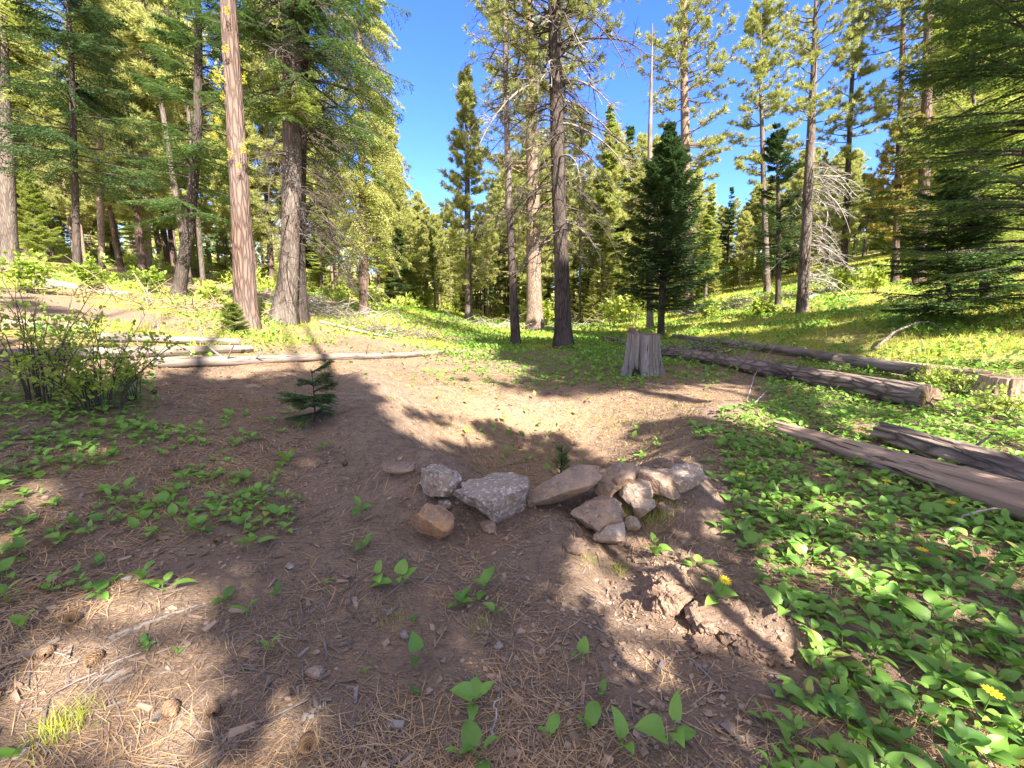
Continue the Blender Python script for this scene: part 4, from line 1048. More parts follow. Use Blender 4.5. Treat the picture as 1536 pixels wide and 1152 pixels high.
for k, (px, py, w_, h_) in enumerate([(470, 1010, 26, 18), (748, 970, 12, 9), (660, 950, 10, 8), (990, 1060, 14, 12), (435, 850, 12, 8), (520, 905, 10, 7), (780, 660, 10, 7), (606, 955, 12, 8), (560, 930, 9, 7), (790, 905, 9, 7), (30, 1130, 20, 12), (905, 960, 10, 8)]):
    o = stone(px, py, w_, h_, [M['rock_tan'], M['rock_grey'], M['rock_brown']][k % 3],
          ['flat grey stone among dark needles at bottom left of centre', 'pale pebble above the two leaves at bottom centre', 'tiny pebble left of the four-leaved plant', 'pebble in the litter right of the small sprouts at bottom',
           'little stone on the bare left rim', 'little stone left of the lone sprout on bare soil', 'small stone on the sunlit floor of the pit', 'small pebble left of the leaning leaf',
           'pebble on dark soil above the leaning leaf', 'pebble right of the big leaf pair', 'white stone at the bottom left corner', 'pebble in the dark needles left of the cracked earth'][k], 60+k, 'small_stone', sink=.3)
    o['group'] = 'loose small stones'
bm_ = None

# soil clods of the cracked bank, right of centre
for k, (px, py, w_, h_, lb) in enumerate([(1008, 888, 62, 58, 'round lump of dry earth in front of the leafy sprout'), (1085, 925, 85, 50, 'large cracked lump of dry earth below the yellow flower'),
                                 (1150, 965, 80, 36, 'long crumbling earth lump, lowest of the cracked bank'), (1060, 965, 40, 30, 'small dark earth lump in the gap of the cracked bank'), (1040, 905, 34, 26, 'small earth lump wedged between the two big ones')]):
    o = stone(px, py, w_, h_, M['soil_clod'], lb, 30+k, 'earth_lump', cuts=1, sink=.82, rough=.26); o['category'] = 'earth lump'; o['group'] = 'lumps of the cracked earth bank'

# ------------------------------------------------------------------ pine cones
def cone_mesh(L=.085, r=.034, seed=0):
    mb = MB(); n = 90; i = np.arange(n); t = (i+.5)/n; a = i*2.39996
    rr = r*np.sin(np.clip(t*1.05+.08, 0, 1)*PI)**.7*(1-.35*t)
    out = np.stack([np.cos(a), np.sin(a), 0*a], 1); sd = np.stack([-np.sin(a), np.cos(a), 0*a], 1); up = np.array([0, 0, 1.])
    c = out*(rr*.45)[:, None]+up*(t*L)[:, None]; tip = out*(rr*1.15)[:, None]+up*(t*L+.012)[:, None]
    wd = (.009+.004*np.sin(t*PI))[:, None]
    mb.quads(np.stack([c-sd*wd*.5, c+sd*wd*.5, tip+sd*wd*.8, tip-sd*wd*.8], 1))
    mb.quads(np.stack([tip-sd*wd*.8, tip+sd*wd*.8, tip+sd*wd*.4-up*.006, tip-sd*wd*.4-up*.006], 1))
    mb.tube(np.stack([up*.0, up*L*.5, up*L]), [r*.35, r*.5, .004], 8)
    return mb.mesh('pine_cone', M['cone'])
CM = cone_mesh()
CONES = [(265, 710, 'cone lying in the leaves left of the bare rim'), (70, 992, 'dark cone near the left edge above the sunlit patch'), (112, 930, 'cone by the lone leaf at lower left'), (150, 985, 'cone under the dark stick at lower left'),
         (263, 1083, 'bleached cone in the sunlit patch, left of its twin'), (322, 1080, 'bleached cone at the right end of the sunlit patch'), (460, 1118, 'cone standing in dark needles at the bottom left of centre'), (743, 630, 'cone on the shade edge in the pit'),
         (692, 653, 'reddish cone on the left slope of the pit'), (778, 672, 'dark cone on the floor of the pit'), (236, 590, 'dark cone right of the leafy bush'), (325, 818, 'cone right of the leaf trio at left'), (340, 567, 'cone in the needles below the thin pale log'),
         (5, 1050, 'dark cone cut by the left edge'), (520, 700, 'small cone on the bare left rim')]
for k, (px, py, lb) in enumerate(CONES):
    p = at(px, py); o = link('pine_cone', CM, None, p+[0, 0, .028]); s = R.uniform(.68, .9); o.scale = (s, s, s)
    o.rotation_euler = (PI/2+R.normal()*.25, 0, R.uniform(0, 6.3)); tag(o, lb, 'pine cone', 'fallen pine cones')

# ------------------------------------------------------------------ broad-leaved plants
def leaf_pts(L, W, fold=.25, bend=.5, nu=6, ruffle=.0):
    """a heart-to-oval leaf along +x, stalk at the origin: grid (nu+1, 5, 3)"""
    t = np.linspace(0, 1, nu+1); prof = np.sin(PI*np.clip(t*.90+.10, 0, 1)**.72)**.8*W; prof[-1] = 0; prof[0] = W*.28
    x = t*L; z = bend*L*(.35*t-.75*t**2)
    rows = []
    for k, s in enumerate((-1, -.55, 0, .55, 1)):
        rows.append(np.stack([x-(.05*L if abs(s) == 1 else 0)*(1-t)*(t < .5), s*prof*.5, z+fold*abs(s)*prof*.5+ruffle*L*np.sin(t*9+k*2)*abs(s)], 1))
    return np.stack(rows, 1)
def plant_mesh(kind, seed):
    rg = np.random.default_rng(seed); mb = MB()
    npairs, sz = {'big': (3, 1.0), 'mid': (2, 1.0), 'small': (1, .8), 'rosette': (3, .85)}[kind]
    hgt = {'big': .10, 'mid': .06, 'small': .035, 'rosette': .03}[kind]*rg.uniform(.8, 1.2)
    lean = rg.normal(size=2)*.02
    mb.tube([[0, 0, -.02], [lean[0]*.5, lean[1]*.5, hgt*.5], [lean[0], lean[1], hgt]], [.0035, .003, .002], 5, 1)
    a0 = rg.uniform(0, 6.3)
    for p in range(npairs):
        zz = hgt*((p+.6)/npairs) if kind != 'rosette' else .012
        for s in range(2 if not (kind == 'small' and rg.uniform() < .3) else 3):
            a = a0+p*PI/2+s*PI+rg.normal()*.3; L = .085*sz*rg.uniform(.75, 1.3)*(1.15-.2*p); W = L*rg.uniform(.46, .88)
            V = leaf_pts(L, W, rg.uniform(.15, .5), rg.uniform(.3, 1.0), 6, rg.uniform(0, .02))
            e = rg.uniform(.05, .75) if p < npairs-1 or kind == 'rosette' else rg.uniform(.4, 1.1)
            roll = rg.normal()*.2
            Mx = Matrix.Rotation(a, 3, 'Z') @ Matrix.Rotation(-e, 3, 'Y') @ Matrix.Rotation(roll, 3, 'X')
            st = np.array([lean[0]*zz/hgt, lean[1]*zz/hgt, zz]); pet = L*rg.uniform(.15, .5)
            Vw = (V+[pet, 0, 0])@np.array(Mx).T+st
            tipp = np.array(Mx)@np.array([pet*1.02, 0, 0])+st
            mb.tube(np.stack([st, (st+tipp)/2+[0, 0, .003], tipp]), [.0022, .002, .0016], 4, 1)
            mb.grid(Vw, 2 if rg.uniform() < .07 else 0)
    return mb.mesh('leafy_plant', [M['plant'], M['stem'], M['plant_old']], True)
PM = {k: [plant_mesh(k, 100+i*7+len(k)) for i in range(n)] for k, n in (('big', 7), ('mid', 7), ('small', 5), ('rosette', 5))}
def flower_mesh():
    mb = MB(); mb.tube([[0, 0, .03], [.008, 0, .09], [.012, 0, .145]], [.003, .0025, .002], 5, 1)
    n = 13
    for i in range(n):
        a = i*2*PI/n; d = np.array([math.cos(a), math.sin(a), .15]); s = np.array([-math.sin(a), math.cos(a), 0]); c = np.array([.012, 0, .147])
        mb.quads([[c+d*.006-s*.002, c+d*.006+s*.002, c+d*.02+s*.005, c+d*.02-s*.005], [c+d*.02-s*.005, c+d*.02+s*.005, c+d*.033+s*.002, c+d*.033-s*.002]], 0)
    mb.tube([[.012, 0, .143], [.012, 0, .150], [.012, 0, .154]], [.006, .008, .004], 8, 2, True)
    return mb.mesh('flower', [M['petal'], M['stem'], M['disc']])
FM = flower_mesh()
def put_plant(p, kind, s, label, group, name='leafy_plant', flower=False):
    v = PM[kind]; o = link(name, v[int(R.integers(len(v)))], None, p)
    o.scale = (s, s, s*R.uniform(.85, 1.15)); o.rotation_euler = (R.normal()*.12, R.normal()*.12, R.uniform(0, 6.3))
    tag(o, label, 'plant', group)
    if flower: link('flower', FM, o)
    return o
SINGLES = [  # px, py, kind, size, label
    (545, 772, 'mid', 1.1, 'lone leafy sprout on the bare slope left of the orange stone'), (545, 826, 'mid', 1.0, 'leafy sprout on bare soil below and left of the orange stone'), (562, 866, 'small', 1.0, 'two-leaved sprout at the left of the row below the orange stone'),
    (604, 878, 'mid', 1.15, 'spreading leafy plant below the orange stone'), (692, 908, 'rosette', 1.25, 'low plant with broad flat leaves at bottom centre'), (726, 888, 'mid', 1.1, 'upright leaves just above the low broad-leaved plant'),
    (748, 924, 'small', .9, 'small two-leaved sprout right of the low broad-leaved plant'), (625, 936, 'small', .85, 'tiny sprout left of the low broad-leaved plant'), (628, 994, 'small', 1.15, 'single upright leaf among dark pebbly soil, bottom centre'),
    (706, 1062, 'mid', 1.15, 'leafy sprout with tall leaves at the bottom centre by the thin pale stalk'), (822, 1114, 'small', .75, 'tiny sprout at the bottom, left of the pair of sprouts'), (886, 1108, 'small', 1.0, 'left one of a pair of sprouts at the bottom edge'),
    (922, 1122, 'small', 1.25, 'right one of a pair of sprouts at the bottom edge, broader leaf'), (1012, 1122, 'mid', 1.15, 'sprout with stacked leaves at the bottom edge right of centre'), (872, 996, 'small', .9, 'sprout in dark needles left of the cracked earth'),
    (905, 1048, 'small', .75, 'small sprout above the pair at the bottom edge'), (986, 840, 'big', 1.1, 'bushy leafy plant in front of the round earth lump'), (1045, 852, 'mid', 1.05, 'leafy plant right of the round earth lump'),
    (1084, 800, 'mid', .95, 'bright sprout on soil right of the stones'), (372, 824, 'mid', 1.2, 'leafy plant beside the grey bark flake at left'), (300, 798, 'mid', 1.15, 'pale leafy plant left of the bark flake'),
    (242, 890, 'mid', 1.1, 'bright leaf in a sunlit strip at lower left'), (340, 905, 'small', 1.15, 'leafy sprout right of the sunlit strip'), (366, 928, 'small', 1.05, 'light green sprout below the sunlit strip'), (415, 896, 'small', .9, 'round-leaved sprout right of the sunlit strip'),
    (400, 978, 'small', .8, 'single bright leaf on dark needles, lower left'), (222, 972, 'small', .6, 'tiny sprout above the big sunlit patch'), (494, 876, 'small', .75, 'tiny sprout on bare soil left of the row of sprouts'), (712, 1146, 'mid', .9, 'sprout cut by the bottom edge at centre'),
    (48, 942, 'small', 1.0, 'single long leaf by the left edge above the sunlit patch'), (484, 674, 'mid', 1.0, 'lone plant on the left rim of the pit below the fir seedling'), (690, 1140, 'small', .7, 'sprout by the bottom edge left of centre'),
    (215, 972, 'small', .6, 'very small yellowish sprout at lower left'), (265, 985, 'small', .55, 'tiny sprout at the top of the sunlit patch'), (545, 1012, 'small', .4, 'tiny yellow sprout in dark soil'), (632, 1045, 'small', .5, 'tiny sprout left of the thin pale stalk'),
    (40, 1132, 'small', .8, 'dark small sprout in the bottom left corner'), (432, 697, 'mid', 1.35, 'large bright leaf cluster at the foot of the left rim'),
    (930, 695, 'rosette', 1.25, 'broad-leaved plant behind the pyramid stone'), (960, 688, 'big', 1.15, 'tall broad-leaved plant behind the wide brown stone'), (985, 672, 'big', 1.0, 'broad-leaved plant on the right rim of the pit'), (905, 715, 'rosette', 1.0, 'flat-leaved plant behind the tan stones'), (878, 702, 'small', 1.0, 'sprout right of the pine seedling in the pit'),
]
placed = []
for px, py, k, s, lb in SINGLES:
    put_plant(at(px, py), k, s*.8, lb, None); placed.append((px, py))
for px, py, lb in [(1076, 905, 'yellow-flowered plant on the cracked earth lump'), (1470, 1075, 'yellow-flowered plant in the leaves at the lower right'), (1200, 690, 'yellow-flowered plant in front of the rotten log'), (1328, 748, 'yellow-flowered plant below the middle of the rotten log'), (1380, 855, 'yellow-flowered plant deep in the leafy carpet'), (1110, 735, 'yellow-flowered plant at the left side of the leafy carpet'), (1425, 780, 'yellow-flowered plant near the white curved branch')]:
    put_plant(at(px, py), 'mid', 1.0, lb, 'yellow-flowered plants', 'flowering_plant', True)
# the carpets: scattered over the ground, the 250 largest in view are plants of their own
def dens(px, py, x, y):
    r = 0
    edge = np.interp(py, [600, 640, 700, 800, 900, 960, 1010, 1060, 1160], [1130, 1010, 1060, 1075, 1130, 1190, 1150, 1120, 1140])
    rr = smooth((px-edge)/70)*smooth((py-585)/30)
    c = .7+.75*fbm(x*1.5, y*1.5, 3, 31)
    right = rr*np.clip(c+.55, .25, 1)
    nl = fbm(x*1.25, y*1.25, 3, 33)
    left = smooth((470-px)/90)*smooth((py-600)/30)*smooth((925-py)/60)*np.clip(.30+.8*nl+.30*smooth((360-px)/200), 0, 1)*.95
    left2 = smooth((250-px)/60)*smooth((py-560)/20)*smooth((640-py)/20)*.9
    mid = smooth((py-498)/14)*smooth((590-py)/45)*smooth((px-600)/240)*smooth((1120-px)/90)*np.clip(.6+.8*fbm(x*.9, y*.9, 3, 35), 0, 1)*.8
    midr = smooth((py-540)/10)*smooth((640-py)/20)*smooth((px-1130)/40)*.85
    return np.maximum.reduce([right, left, left2, mid, midr])
N = 90000
X = R.uniform(-8, 13, N); Y = R.uniform(.7, 18, N); Z = h(X, Y); px, py, zc = project(np.stack([X, Y, Z], 1))
keep = (zc > .5) & (px > -140) & (px < 1680) & (py < 1290)
X, Y, Z, px, py, zc = (a[keep] for a in (X, Y, Z, px, py, zc))
keep = R.uniform(0, 1, len(X)) < dens(px, py, X, Y)
X, Y, Z, px, py, zc = (a[keep] for a in (X, Y, Z, px, py, zc))
cell = {}; kept = []
for i in np.argsort(zc):
    key = (int(X[i]/.13), int(Y[i]/.13)); ok = True
    for dx in (-1, 0, 1):
        for dy in (-1, 0, 1):
            for j in cell.get((key[0]+dx, key[1]+dy), ()):
                if (X[i]-X[j])**2+(Y[i]-Y[j])**2 < (.048+.006*Y[i])**2: ok = False
    if ok: cell.setdefault(key, []).append(i); kept.append(i)
NEAR = 300-len(SINGLES)-7
inview = [i for i in kept if -30 < px[i] < 1566 and py[i] < 1175]
near = set(inview[:NEAR]); mbs = MB()
SRC = {k: [(np.array([v.co[:] for v in m.vertices]), np.array([p.vertices[:] for p in m.polygons if len(p.vertices) == 4]), np.array([p.material_index for p in m.polygons if len(p.vertices) == 4])) for m in PM[k]] for k in PM}
for i in kept:
    right = px[i] > 900; k = R.choice(['big', 'mid', 'mid', 'rosette']) if right else R.choice(['mid', 'mid', 'small', 'rosette'])
    s = R.uniform(.5, 1.0)*(.95 if right else .9)
    if i in near:
        if px[i] > 900:
            if py[i] > 960: lb, g = 'broad-leaved green plant in the leafy carpet at the lower right corner', 'leafy plants at the lower right corner'
            elif py[i] > 820: lb, g = 'broad-leaved green plant in the leafy carpet right of the cracked earth', 'leafy plants right of the cracked earth'
            else: lb, g = 'broad-leaved green plant in the leafy carpet below the rotten log', 'leafy plants below the rotten log'
        else:
            if py[i] > 780: lb, g = 'small leafy plant among bark litter at lower left', 'leafy plants at lower left'
            else: lb, g = 'small leafy plant in the patch below the leafy bush', 'leafy plants below the leafy bush'
        put_plant((X[i], Y[i], Z[i]), str(k), s, lb, g)
    else:
        V, F, mi = SRC[k][int(R.integers(len(SRC[k])))]; a = R.uniform(0, 6.3); c, sn = math.cos(a), math.sin(a)
        W = np.stack([(V[:, 0]*c-V[:, 1]*sn)*s+X[i], (V[:, 0]*sn+V[:, 1]*c)*s+Y[i], V[:, 2]*s+Z[i]], 1)
        kk = mbs.pts(W)
        mbs.q.append(F+kk); mbs.qm.append(mi)
tag(mbs.build('undergrowth', [M['plant'], M['stem'], M['plant_old']], None, True), 'carpet of smaller broad-leaved plants farther off', 'undergrowth', None, 'stuff')
print('plants', len(kept), 'near', len(near))

# ------------------------------------------------------------------ bushes and seedlings
def bush_obj(px, py, n, hgt, spread, leaf, leaf_m, stem_m, label, name='bush', per=26, lean=0., bare=.25, cat='bush', group=None, base=None):
    b = at(px, py) if base is None else np.array(base); root = empty(name, b, 0, label, cat, group)
    ms = MB(); ml = MB(); LP = []; LD = []
    for i in range(n):
        a = R.uniform(0, 2*PI); o = np.array([math.cos(a), math.sin(a), 0])*R.uniform(0, .3)*spread; L = hgt*R.uniform(.55, 1.1)
        d = np.array([math.cos(a), math.sin(a), 0])*R.uniform(.1, 1)*spread; t = np.linspace(0, 1, 8)
        P = o+d*(t**1.4)[:, None]*1.0+np.array([lean, 0, 0])*t[:, None]+np.array([0, 0, L])*(t*(1.15-.15*t))[:, None]+np.cumsum(R.normal(size=(8, 3))*.022*hgt, 0)*t[:, None]
        P[0] = o-[0, 0, .05]
        ms.tube(P, (.004+.0045*hgt)*(1-.8*t), 5, 0)
        for q in range(7):
            tt = R.uniform(.25, 1); p = np.array([np.interp(tt, t, P[:, c]) for c in range(3)]); dd = unit(rvec(1)[0]+[0, 0, .5]+d*.4); l = hgt*R.uniform(.08, .28)
            ms.tube(np.stack([p, p+dd*l*.5+.02*rvec(1)[0], p+dd*l]), [.004, .003, .0015], 3, 0)
            u = R.uniform(.2, 1, max(2, per//7)); LP.append(p+np.outer(u*l, dd)); LD.append(unit(dd+1.0*rvec(len(u))))
    P = np.concatenate(LP); D = np.concatenate(LD); kp = R.uniform(0, 1, len(P)) > bare*(P[:, 2]/hgt > .75); P, D = P[kp], D[kp]
    P = P+.02*R.normal(size=P.shape); L = (leaf*R.uniform(.6, 1.3, len(P)))[:, None]; sd = unit(np.cross(D, unit(rvec(len(P))+[0, 0, 1.2])))*L*.34
    ml.quads(np.stack([P, P+D*L*.5-sd, P+D*L, P+D*L*.5+sd], 1))
    ms.build('stems', stem_m, root, True); ml.build('foliage', leaf_m, root)
    return root
bush_obj(150, 612, 26, .95, .7, .05, M['bush'], M['dead_dark'], 'leafy bush with thin dark stems standing at the left', per=80)
bush_obj(60, 600, 16, 1.25, .7, .045, M['bush'], M['dead_dark'], 'taller leafy bush with sparse leaves at the left edge', per=60)
bush_obj(205, 600, 7, .75, .4, .04, M['bush'], M['dead_dark'], 'small sparse bush right beside the leafy bush at left', per=30)
stick('bare_branch', [(200, 588), (208, 560), (222, 520)], .011, M['dead'], 'bare forked branch rising to the right out of the leafy bush', arch=[0, .3, .75])
bush_obj(1440, 592, 12, .5, .42, .06, M['shrub'], M['dead_dark'], 'yellow-green shrub in front of the low cut stump', per=40)
bush_obj(1505, 625, 12, .42, .45, .06, M['shrub'], M['dead_dark'], 'bright yellow-green shrub at the right edge below the low stump', per=40)
bush_obj(1395, 580, 9, .36, .4, .06, M['shrub'], M['dead_dark'], 'shrub growing at the near end of the long dark log', per=40)
bush_obj(1380, 610, 7, .25, .35, .06, M['shrub'], M['dead_dark'], 'low shrub right of the long log\'s cut end', per=36)
for k, (px, D, H, lb) in enumerate([(945, 27, 2.4, 'pale yellow-green bush left of the small dark cedar'), (915, 32, 2.0, 'pale bush between the central pine and the small cedar'), (820, 34, 1.7, 'yellow bush at the foot of the pink trunk'),
                         (1255, 25, 1.3, 'bright bush right of the bare-branched pine'), (1140, 22, 1.0, 'low bright bush left of the bare-branched pine'), (1300, 22, 1.2, 'bright bush on the slope below the two reddish pines'), (1060, 26, 1.3, 'bright bush right behind the small cedar'),
                         (560, 34, 1.8, 'bright bush behind the weeping cedar'), (330, 16, .8, 'low bright bush left of the bare pine trunk'), (240, 17, .9, 'leafy bush at the foot of the curved dark fir'), (60, 13, 1.3, 'leafy bush on the left hillside above the pale logs'), (150, 15, 1.0, 'bush below the slender cedar'), (640, 46, 2., 'bush at the far end of the meadow')]):
    x = (px-768)/FPX*(D*CP+.2); bush_obj(0, 0, 12, H, H*.55, .10+.004*D, M['shrub'] if k not in (10, 11, 9) else M['bush'], M['dead_dark'], lb, per=56, base=(x, D, float(h(x, D))))
def seedling(px, py, H, r, mat, label, nb=26, **kw):
    b = at(px, py); ax = np.array([[0, 0, 0], [.01, 0, H*.5], [.0, 0, H]]); root = empty('fir_seedling', b, 0, label, 'seedling')
    link('trunk', trunk_mesh('trunk', M['bark_dark'], ax, [.011, .008, .003], 7, .3, 3), root)
    fir_crown(ax, H*.12, H*1.02, r, nb, 13, 10, .013, .045, gap=.0, **kw).build('crown', [mat, M['bark_dark']], root); return root
seedling(473, 632, .62, .5, M['needle_fir'], 'small dark fir seedling with spreading boughs on the left rim of the pit', 17, droop=.25, upturn=.2, hang=.25, latk=.5)
s2 = empty('pine_seedling', at(840, 728), 0, 'fuzzy little pine seedling growing on the pit floor behind the slab', 'seedling')
ax = np.array([[0, 0, 0], [.01, 0, .25], [.02, 0, .58]]); link('trunk', trunk_mesh('trunk', M['bark_dark'], ax, [.012, .009, .004], 7, .2, 5), s2)
m5 = MB(); P_ = []; D_ = []
for i in range(46):
    z = R.uniform(.08, .56); a = R.uniform(0, 6.3); l = R.uniform(.06, .2)*(1.1-z); d = unit(np.array([math.cos(a), math.sin(a), .7])); u = np.linspace(.2, 1, 9)
    P_.append(interp_axis(ax, z)+np.outer(u*l, d)); D_.append(np.tile(d, (9, 1))); m5.tube(np.stack([interp_axis(ax, z), interp_axis(ax, z)+d*l]), [.004, .002], 4, 1)
needles(m5, np.concatenate(P_), np.concatenate(D_), 6, .085, .003, .8); m5.build('crown', [M['needle_fir'], M['bark_dark']], s2)
seedling(352, 500, .62, .5, M['needle_young'], 'low bushy fir seedling at the left foot of the bare pine trunk', 40, droop=.2, hang=.2)

# ------------------------------------------------------------------ grass, litter, pebbles (uncountable)
def scatter(n, x0, x1, y0, y1, f, pw=1.):
    X = R.uniform(x0, x1, n); Y = y0+(y1-y0)*R.uniform(0, 1, n)**pw; Z = h(X, Y); px, py, zc = project(np.stack([X, Y, Z], 1))
    k = (zc > .4) & (px > -200) & (px < 1740) & (py < 1320); X, Y, Z, px, py, zc = (a[k] for a in (X, Y, Z, px, py, zc))
    k = R.uniform(0, 1, len(X)) < f(X, Y, px, py, zc); return np.stack([X, Y, Z], 1)[k], zc[k]
def blades(mb, P, zc, L0, w0, m=0, tilt=.5, k=3):
    P = np.repeat(P, k, 0)+R.normal(size=(len(P)*k, 3))*[.03, .03, 0]; zc = np.repeat(zc, k); N = len(P)
    d = unit(np.array([0, 0, 1.])+tilt*R.normal(size=(N, 3))); L = (L0*R.uniform(.5, 1.3, N)*(1+zc*.006))[:, None]; sd = unit(np.cross(d, rvec(N)))*(w0*(.4+zc*.07))[:, None]*.5
    mb.tris(np.stack([P-sd, P+sd, P+d*L], 1), m)
mb = MB()
P, zc = scatter(260000, -26, 44, 9, 60, lambda X, Y, px, py, z: zones(X, Y)[0]**1.5*np.clip(.55+.6*fbm(X*.6, Y*.6, 3, 61), 0, 1)*np.minimum(1, 14/z+.12), 1.3)
blades(mb, P, zc, .15, .02, 0, .55, 3); print('grass', len(P))
P, zc = scatter(30000, -5, 6, 3.6, 11, lambda X, Y, px, py, z: np.exp(-(((X-.6)/1.9)**2+((Y-6.4)/2.4)**2))*np.clip(.2+fbm(X*2, Y*2, 3, 62), 0, 1)*.9)
blades(mb, P, zc, .05, .006, 0, .8, 4)
for px, py, n, s in [(985, 770, 60, .1), (975, 785, 40, .08), (945, 770, 30, .08), (95, 1090, 90, .07), (880, 840, 40, .05), (760, 680, 40, .06), (660, 800, 30, .05), (1000, 760, 30, .09), (715, 940, 20, .05), (590, 930, 20, .05), (450, 640, 40, .08), (930, 855, 40, .05)]:
    c = at(px, py); P = np.tile(c, (n, 1))+R.normal(size=(n, 3))*[s*.5, s*.5, 0]; P[:, 2] = h(P[:, 0], P[:, 1]); blades(mb, P, np.full(n, 2.), s, .0055, 0, .45, 3)
tag(mb.build('grass', M['grass']), 'yellow-green grass of the sunny meadow and thin tufts in the pit', 'grass', None, 'stuff')
mb = MB()
P, zc = scatter(230000, -22, 30, 6, 40, lambda X, Y, px, py, z: np.clip(smooth((Y-8)/6)*smooth((X+4.5)/6)*.9*smooth((24-Y)/6)+zones(X, Y)[0]*.5+.012, 0, 1)*np.clip(.35+.9*fbm(X*.8, Y*.8, 3, 63), 0, 1), 1.2)
N = len(P); d = unit(np.array([0, 0, .6])+rvec(N)*[1, 1, .3]); L = (.09*R.uniform(.6, 1.4, N)*(1+zc*.02))[:, None]; sd = unit(np.cross(d, [0, 0, 1.]+.5*rvec(N)))*L*.35; P = P+np.c_[np.zeros((N, 2)), R.uniform(.02, .14, N)]
mb.quads(np.stack([P, P+d*L*.5-sd, P+d*L, P+d*L*.5+sd], 1)); print('cover', N)
tag(mb.build('ground_cover', M['cover']), 'low green ground cover under the trees', 'ground cover', None, 'stuff')

def flat_strips(mb, P, L, w, m=0, curve=.12, lift=.006, tilt=.10):
    N = len(P); a = R.uniform(0, 2*PI, N); d = np.stack([np.cos(a), np.sin(a), 0*a], 1); s = np.stack([-np.sin(a), np.cos(a), 0*a], 1)
    L = L[:, None]; w = np.broadcast_to(w, (N,))[:, None]; c = (curve*R.normal(size=N))[:, None]*L
    A = P-d*L*.5; B = P+s*c*.5; C = P+d*L*.5
    for q in (A, B, C): q[:, 2] = h(q[:, 0], q[:, 1])+lift*R.uniform(.3, 1.6, N)
    B[:, 2] += tilt*L[:, 0]*np.abs(R.normal(size=N))*.35; C[:, 2] += tilt*L[:, 0]*np.abs(R.normal(size=N))*.5
    n_ = s*w*.5
    mb.quads(np.stack([A-n_*.6, B-n_, B+n_, A+n_*.6], 1), m); mb.quads(np.stack([B-n_, C-n_*.3, C+n_*.3, B+n_], 1), m)
def lit_d(X, Y, px, py, z): return np.clip(zones(X, Y)[1]*1.25+.10, 0, 1)*np.clip(.55+.9*fbm(X*1.7, Y*1.7, 3, 71), .1, 1)*np.minimum(1, 3./z)
mb = MB()
P, zc = scatter(460000, -9, 9, .7, 14, lit_d, 1.5); N = len(P); print('needles', N)
g = R.uniform(0, 1, N) < .36+.4*fbm(P[:, 0]*1.2, P[:, 1]*1.2, 2, 77)
wN = .0018+.0009*zc
flat_strips(mb, P[g], R.uniform(.06, .19, g.sum()), wN[g], 0); flat_strips(mb, P[~g], R.uniform(.04, .13, (~g).sum()), wN[~g], 1)
tag(mb.build('needle_litter', [M['straw'], M['greyneedle']]), 'dry fallen pine needles on the soil', 'needles', None, 'stuff')
mb = MB()
P, zc = scatter(360000, -9, 8, .7, 13, lambda X, Y, px, py, z: np.clip(.10+zones(X, Y)[1], 0, 1)*np.clip(.4+fbm(X*1.5, Y*1.5, 3, 72), .06, 1)*np.minimum(1, 3./z), 1.3); N = len(P); print('chips', N)
a = R.uniform(0, 2*PI, N); d = np.stack([np.cos(a), np.sin(a), R.normal(size=N)*.22], 1); s = np.stack([-np.sin(a), np.cos(a), R.normal(size=N)*.22], 1); L = (.004+.0009*zc+.022*R.uniform(0, 1, N)**6)[:, None]; W = L*R.uniform(.3, .9, N)[:, None]; P = P+[0, 0, .006]
mb.quads(np.stack([P-d*L-s*W*.4, P+d*L*.3-s*W, P+d*L+s*W*.3, P-d*L*.4+s*W], 1))
P, zc = scatter(12000, -6, 6, .7, 7, lambda X, Y, px, py, z: np.clip(zones(X, Y)[1], 0, 1)*.5*np.minimum(1, 2/z), 1.4); N = len(P)
for p, l in zip(P, R.uniform(.04, .22, N)):
    a = R.uniform(0, 2*PI); dd = np.array([math.cos(a), math.sin(a), 0])*l; A = p-dd/2; B = p+dd/2; r = R.uniform(.0015, .0045)
    A[2] = float(h(A[0], A[1]))+r; B[2] = float(h(B[0], B[1]))+r+.01*R.uniform(); mb.tube(np.stack([A, (A+B)/2+[0, 0, .004]+.05*l*rvec(1)[0]*[1, 1, 0], B]), [r, r*.9, r*.6], 4, 1)
P, zc = scatter(9000, -9, 7, .7, 13, lambda X, Y, px, py, z: np.clip(zones(X, Y)[1]+.15, 0, 1)*np.clip(.5+fbm(X*1.2, Y*1.2, 2, 79), 0, 1), 1.3)
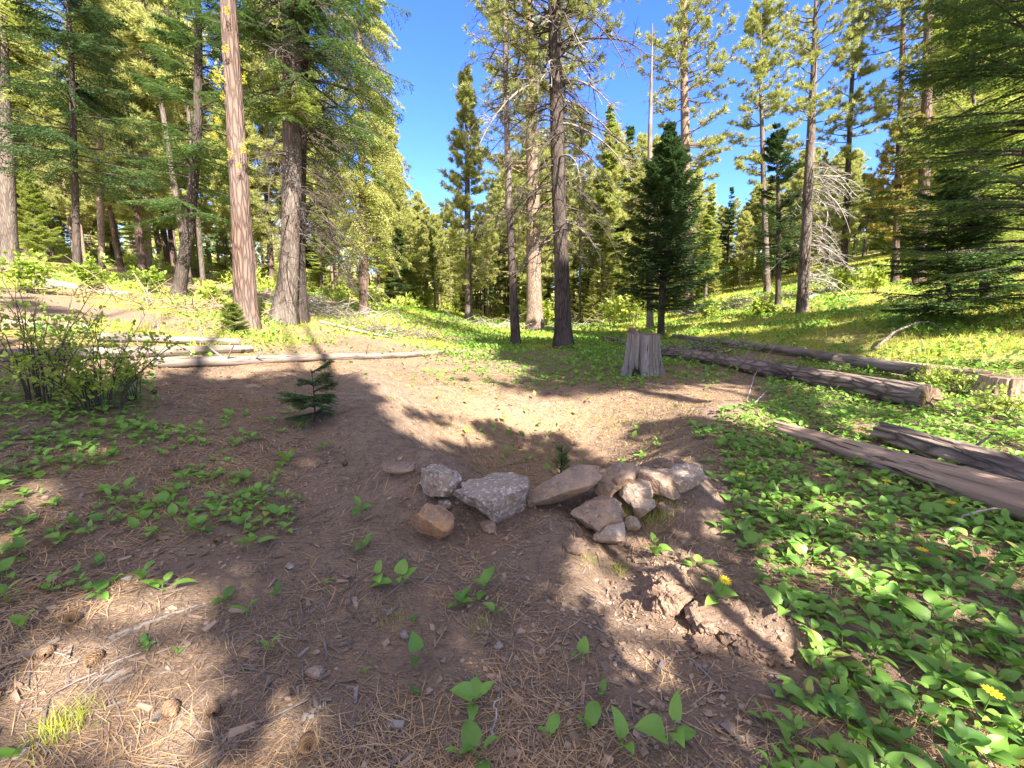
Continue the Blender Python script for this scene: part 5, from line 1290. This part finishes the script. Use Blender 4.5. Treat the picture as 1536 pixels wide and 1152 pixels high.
for p in P:
    l = R.uniform(.02, .085); a = R.uniform(0, 2*PI); dd = np.array([math.cos(a), math.sin(a), R.normal()*.12])*l; q = p+[0, 0, .008]; r = l*R.uniform(.06, .2); s_ = np.array([-math.sin(a), math.cos(a), R.normal()*.3])*r; u_ = np.array([0, 0, .004])
    A = q-dd*.5; B = q+dd*.5; mb.quads([[A-s_+u_, B-s_*.7+u_, B+s_*.6+u_, A+s_+u_], [A-s_-u_, A-s_+u_, A+s_+u_, A+s_-u_], [A-s_-u_, B-s_*.7-u_, B-s_*.7+u_, A-s_+u_], [B-s_*.7-u_, B+s_*.6-u_, B+s_*.6+u_, B-s_*.7+u_]], int(R.uniform() < .4))
tag(mb.build('bark_litter', [M['chip'], M['dead']]), 'bark flakes and twigs strewn over the soil', 'litter', None, 'stuff')
bm = bmesh.new(); bmesh.ops.create_icosphere(bm, subdivisions=1, radius=1.); IV = np.array([v.co for v in bm.verts]); IF = np.array([[v.index for v in f.verts] for f in bm.faces]); bm.free()
mb = MB()
P, zc = scatter(52000, -5, 5, .7, 9, lambda X, Y, px, py, z: np.clip(1.05-zones(X, Y)[1]*.9, .1, 1)*np.clip(.5+fbm(X*2, Y*2, 2, 73), .05, 1)*np.minimum(1, 2.4/z), 1.4); print('pebbles', len(P))
for p in P:
    s = (.0035+.013*R.uniform()**4)*R.uniform(.7, 1.3, 3)*[1, 1, .7]; V = IV*(1+.25*R.normal(size=(len(IV), 1)))*s; mb.faces(V+p+[0, 0, s[2]*.35], IF)
for cx, cy, a_, w_ in CLODS[:4]:
    for q in range(150):
        x, y = cx+R.normal()*w_*.8, cy+R.normal()*w_*.8; s = (.003+.016*R.uniform()**3)*R.uniform(.7, 1.3, 3); V = IV*(1+.3*R.normal(size=(len(IV), 1)))*s; mb.faces(V+[x, y, float(h(x, y))+s[2]*.4], IF, 1)
tag(mb.build('gravel', [M['pebble'], M['soil_clod']]), 'pebbles and crumbs of soil on bare ground', 'gravel', None, 'stuff')
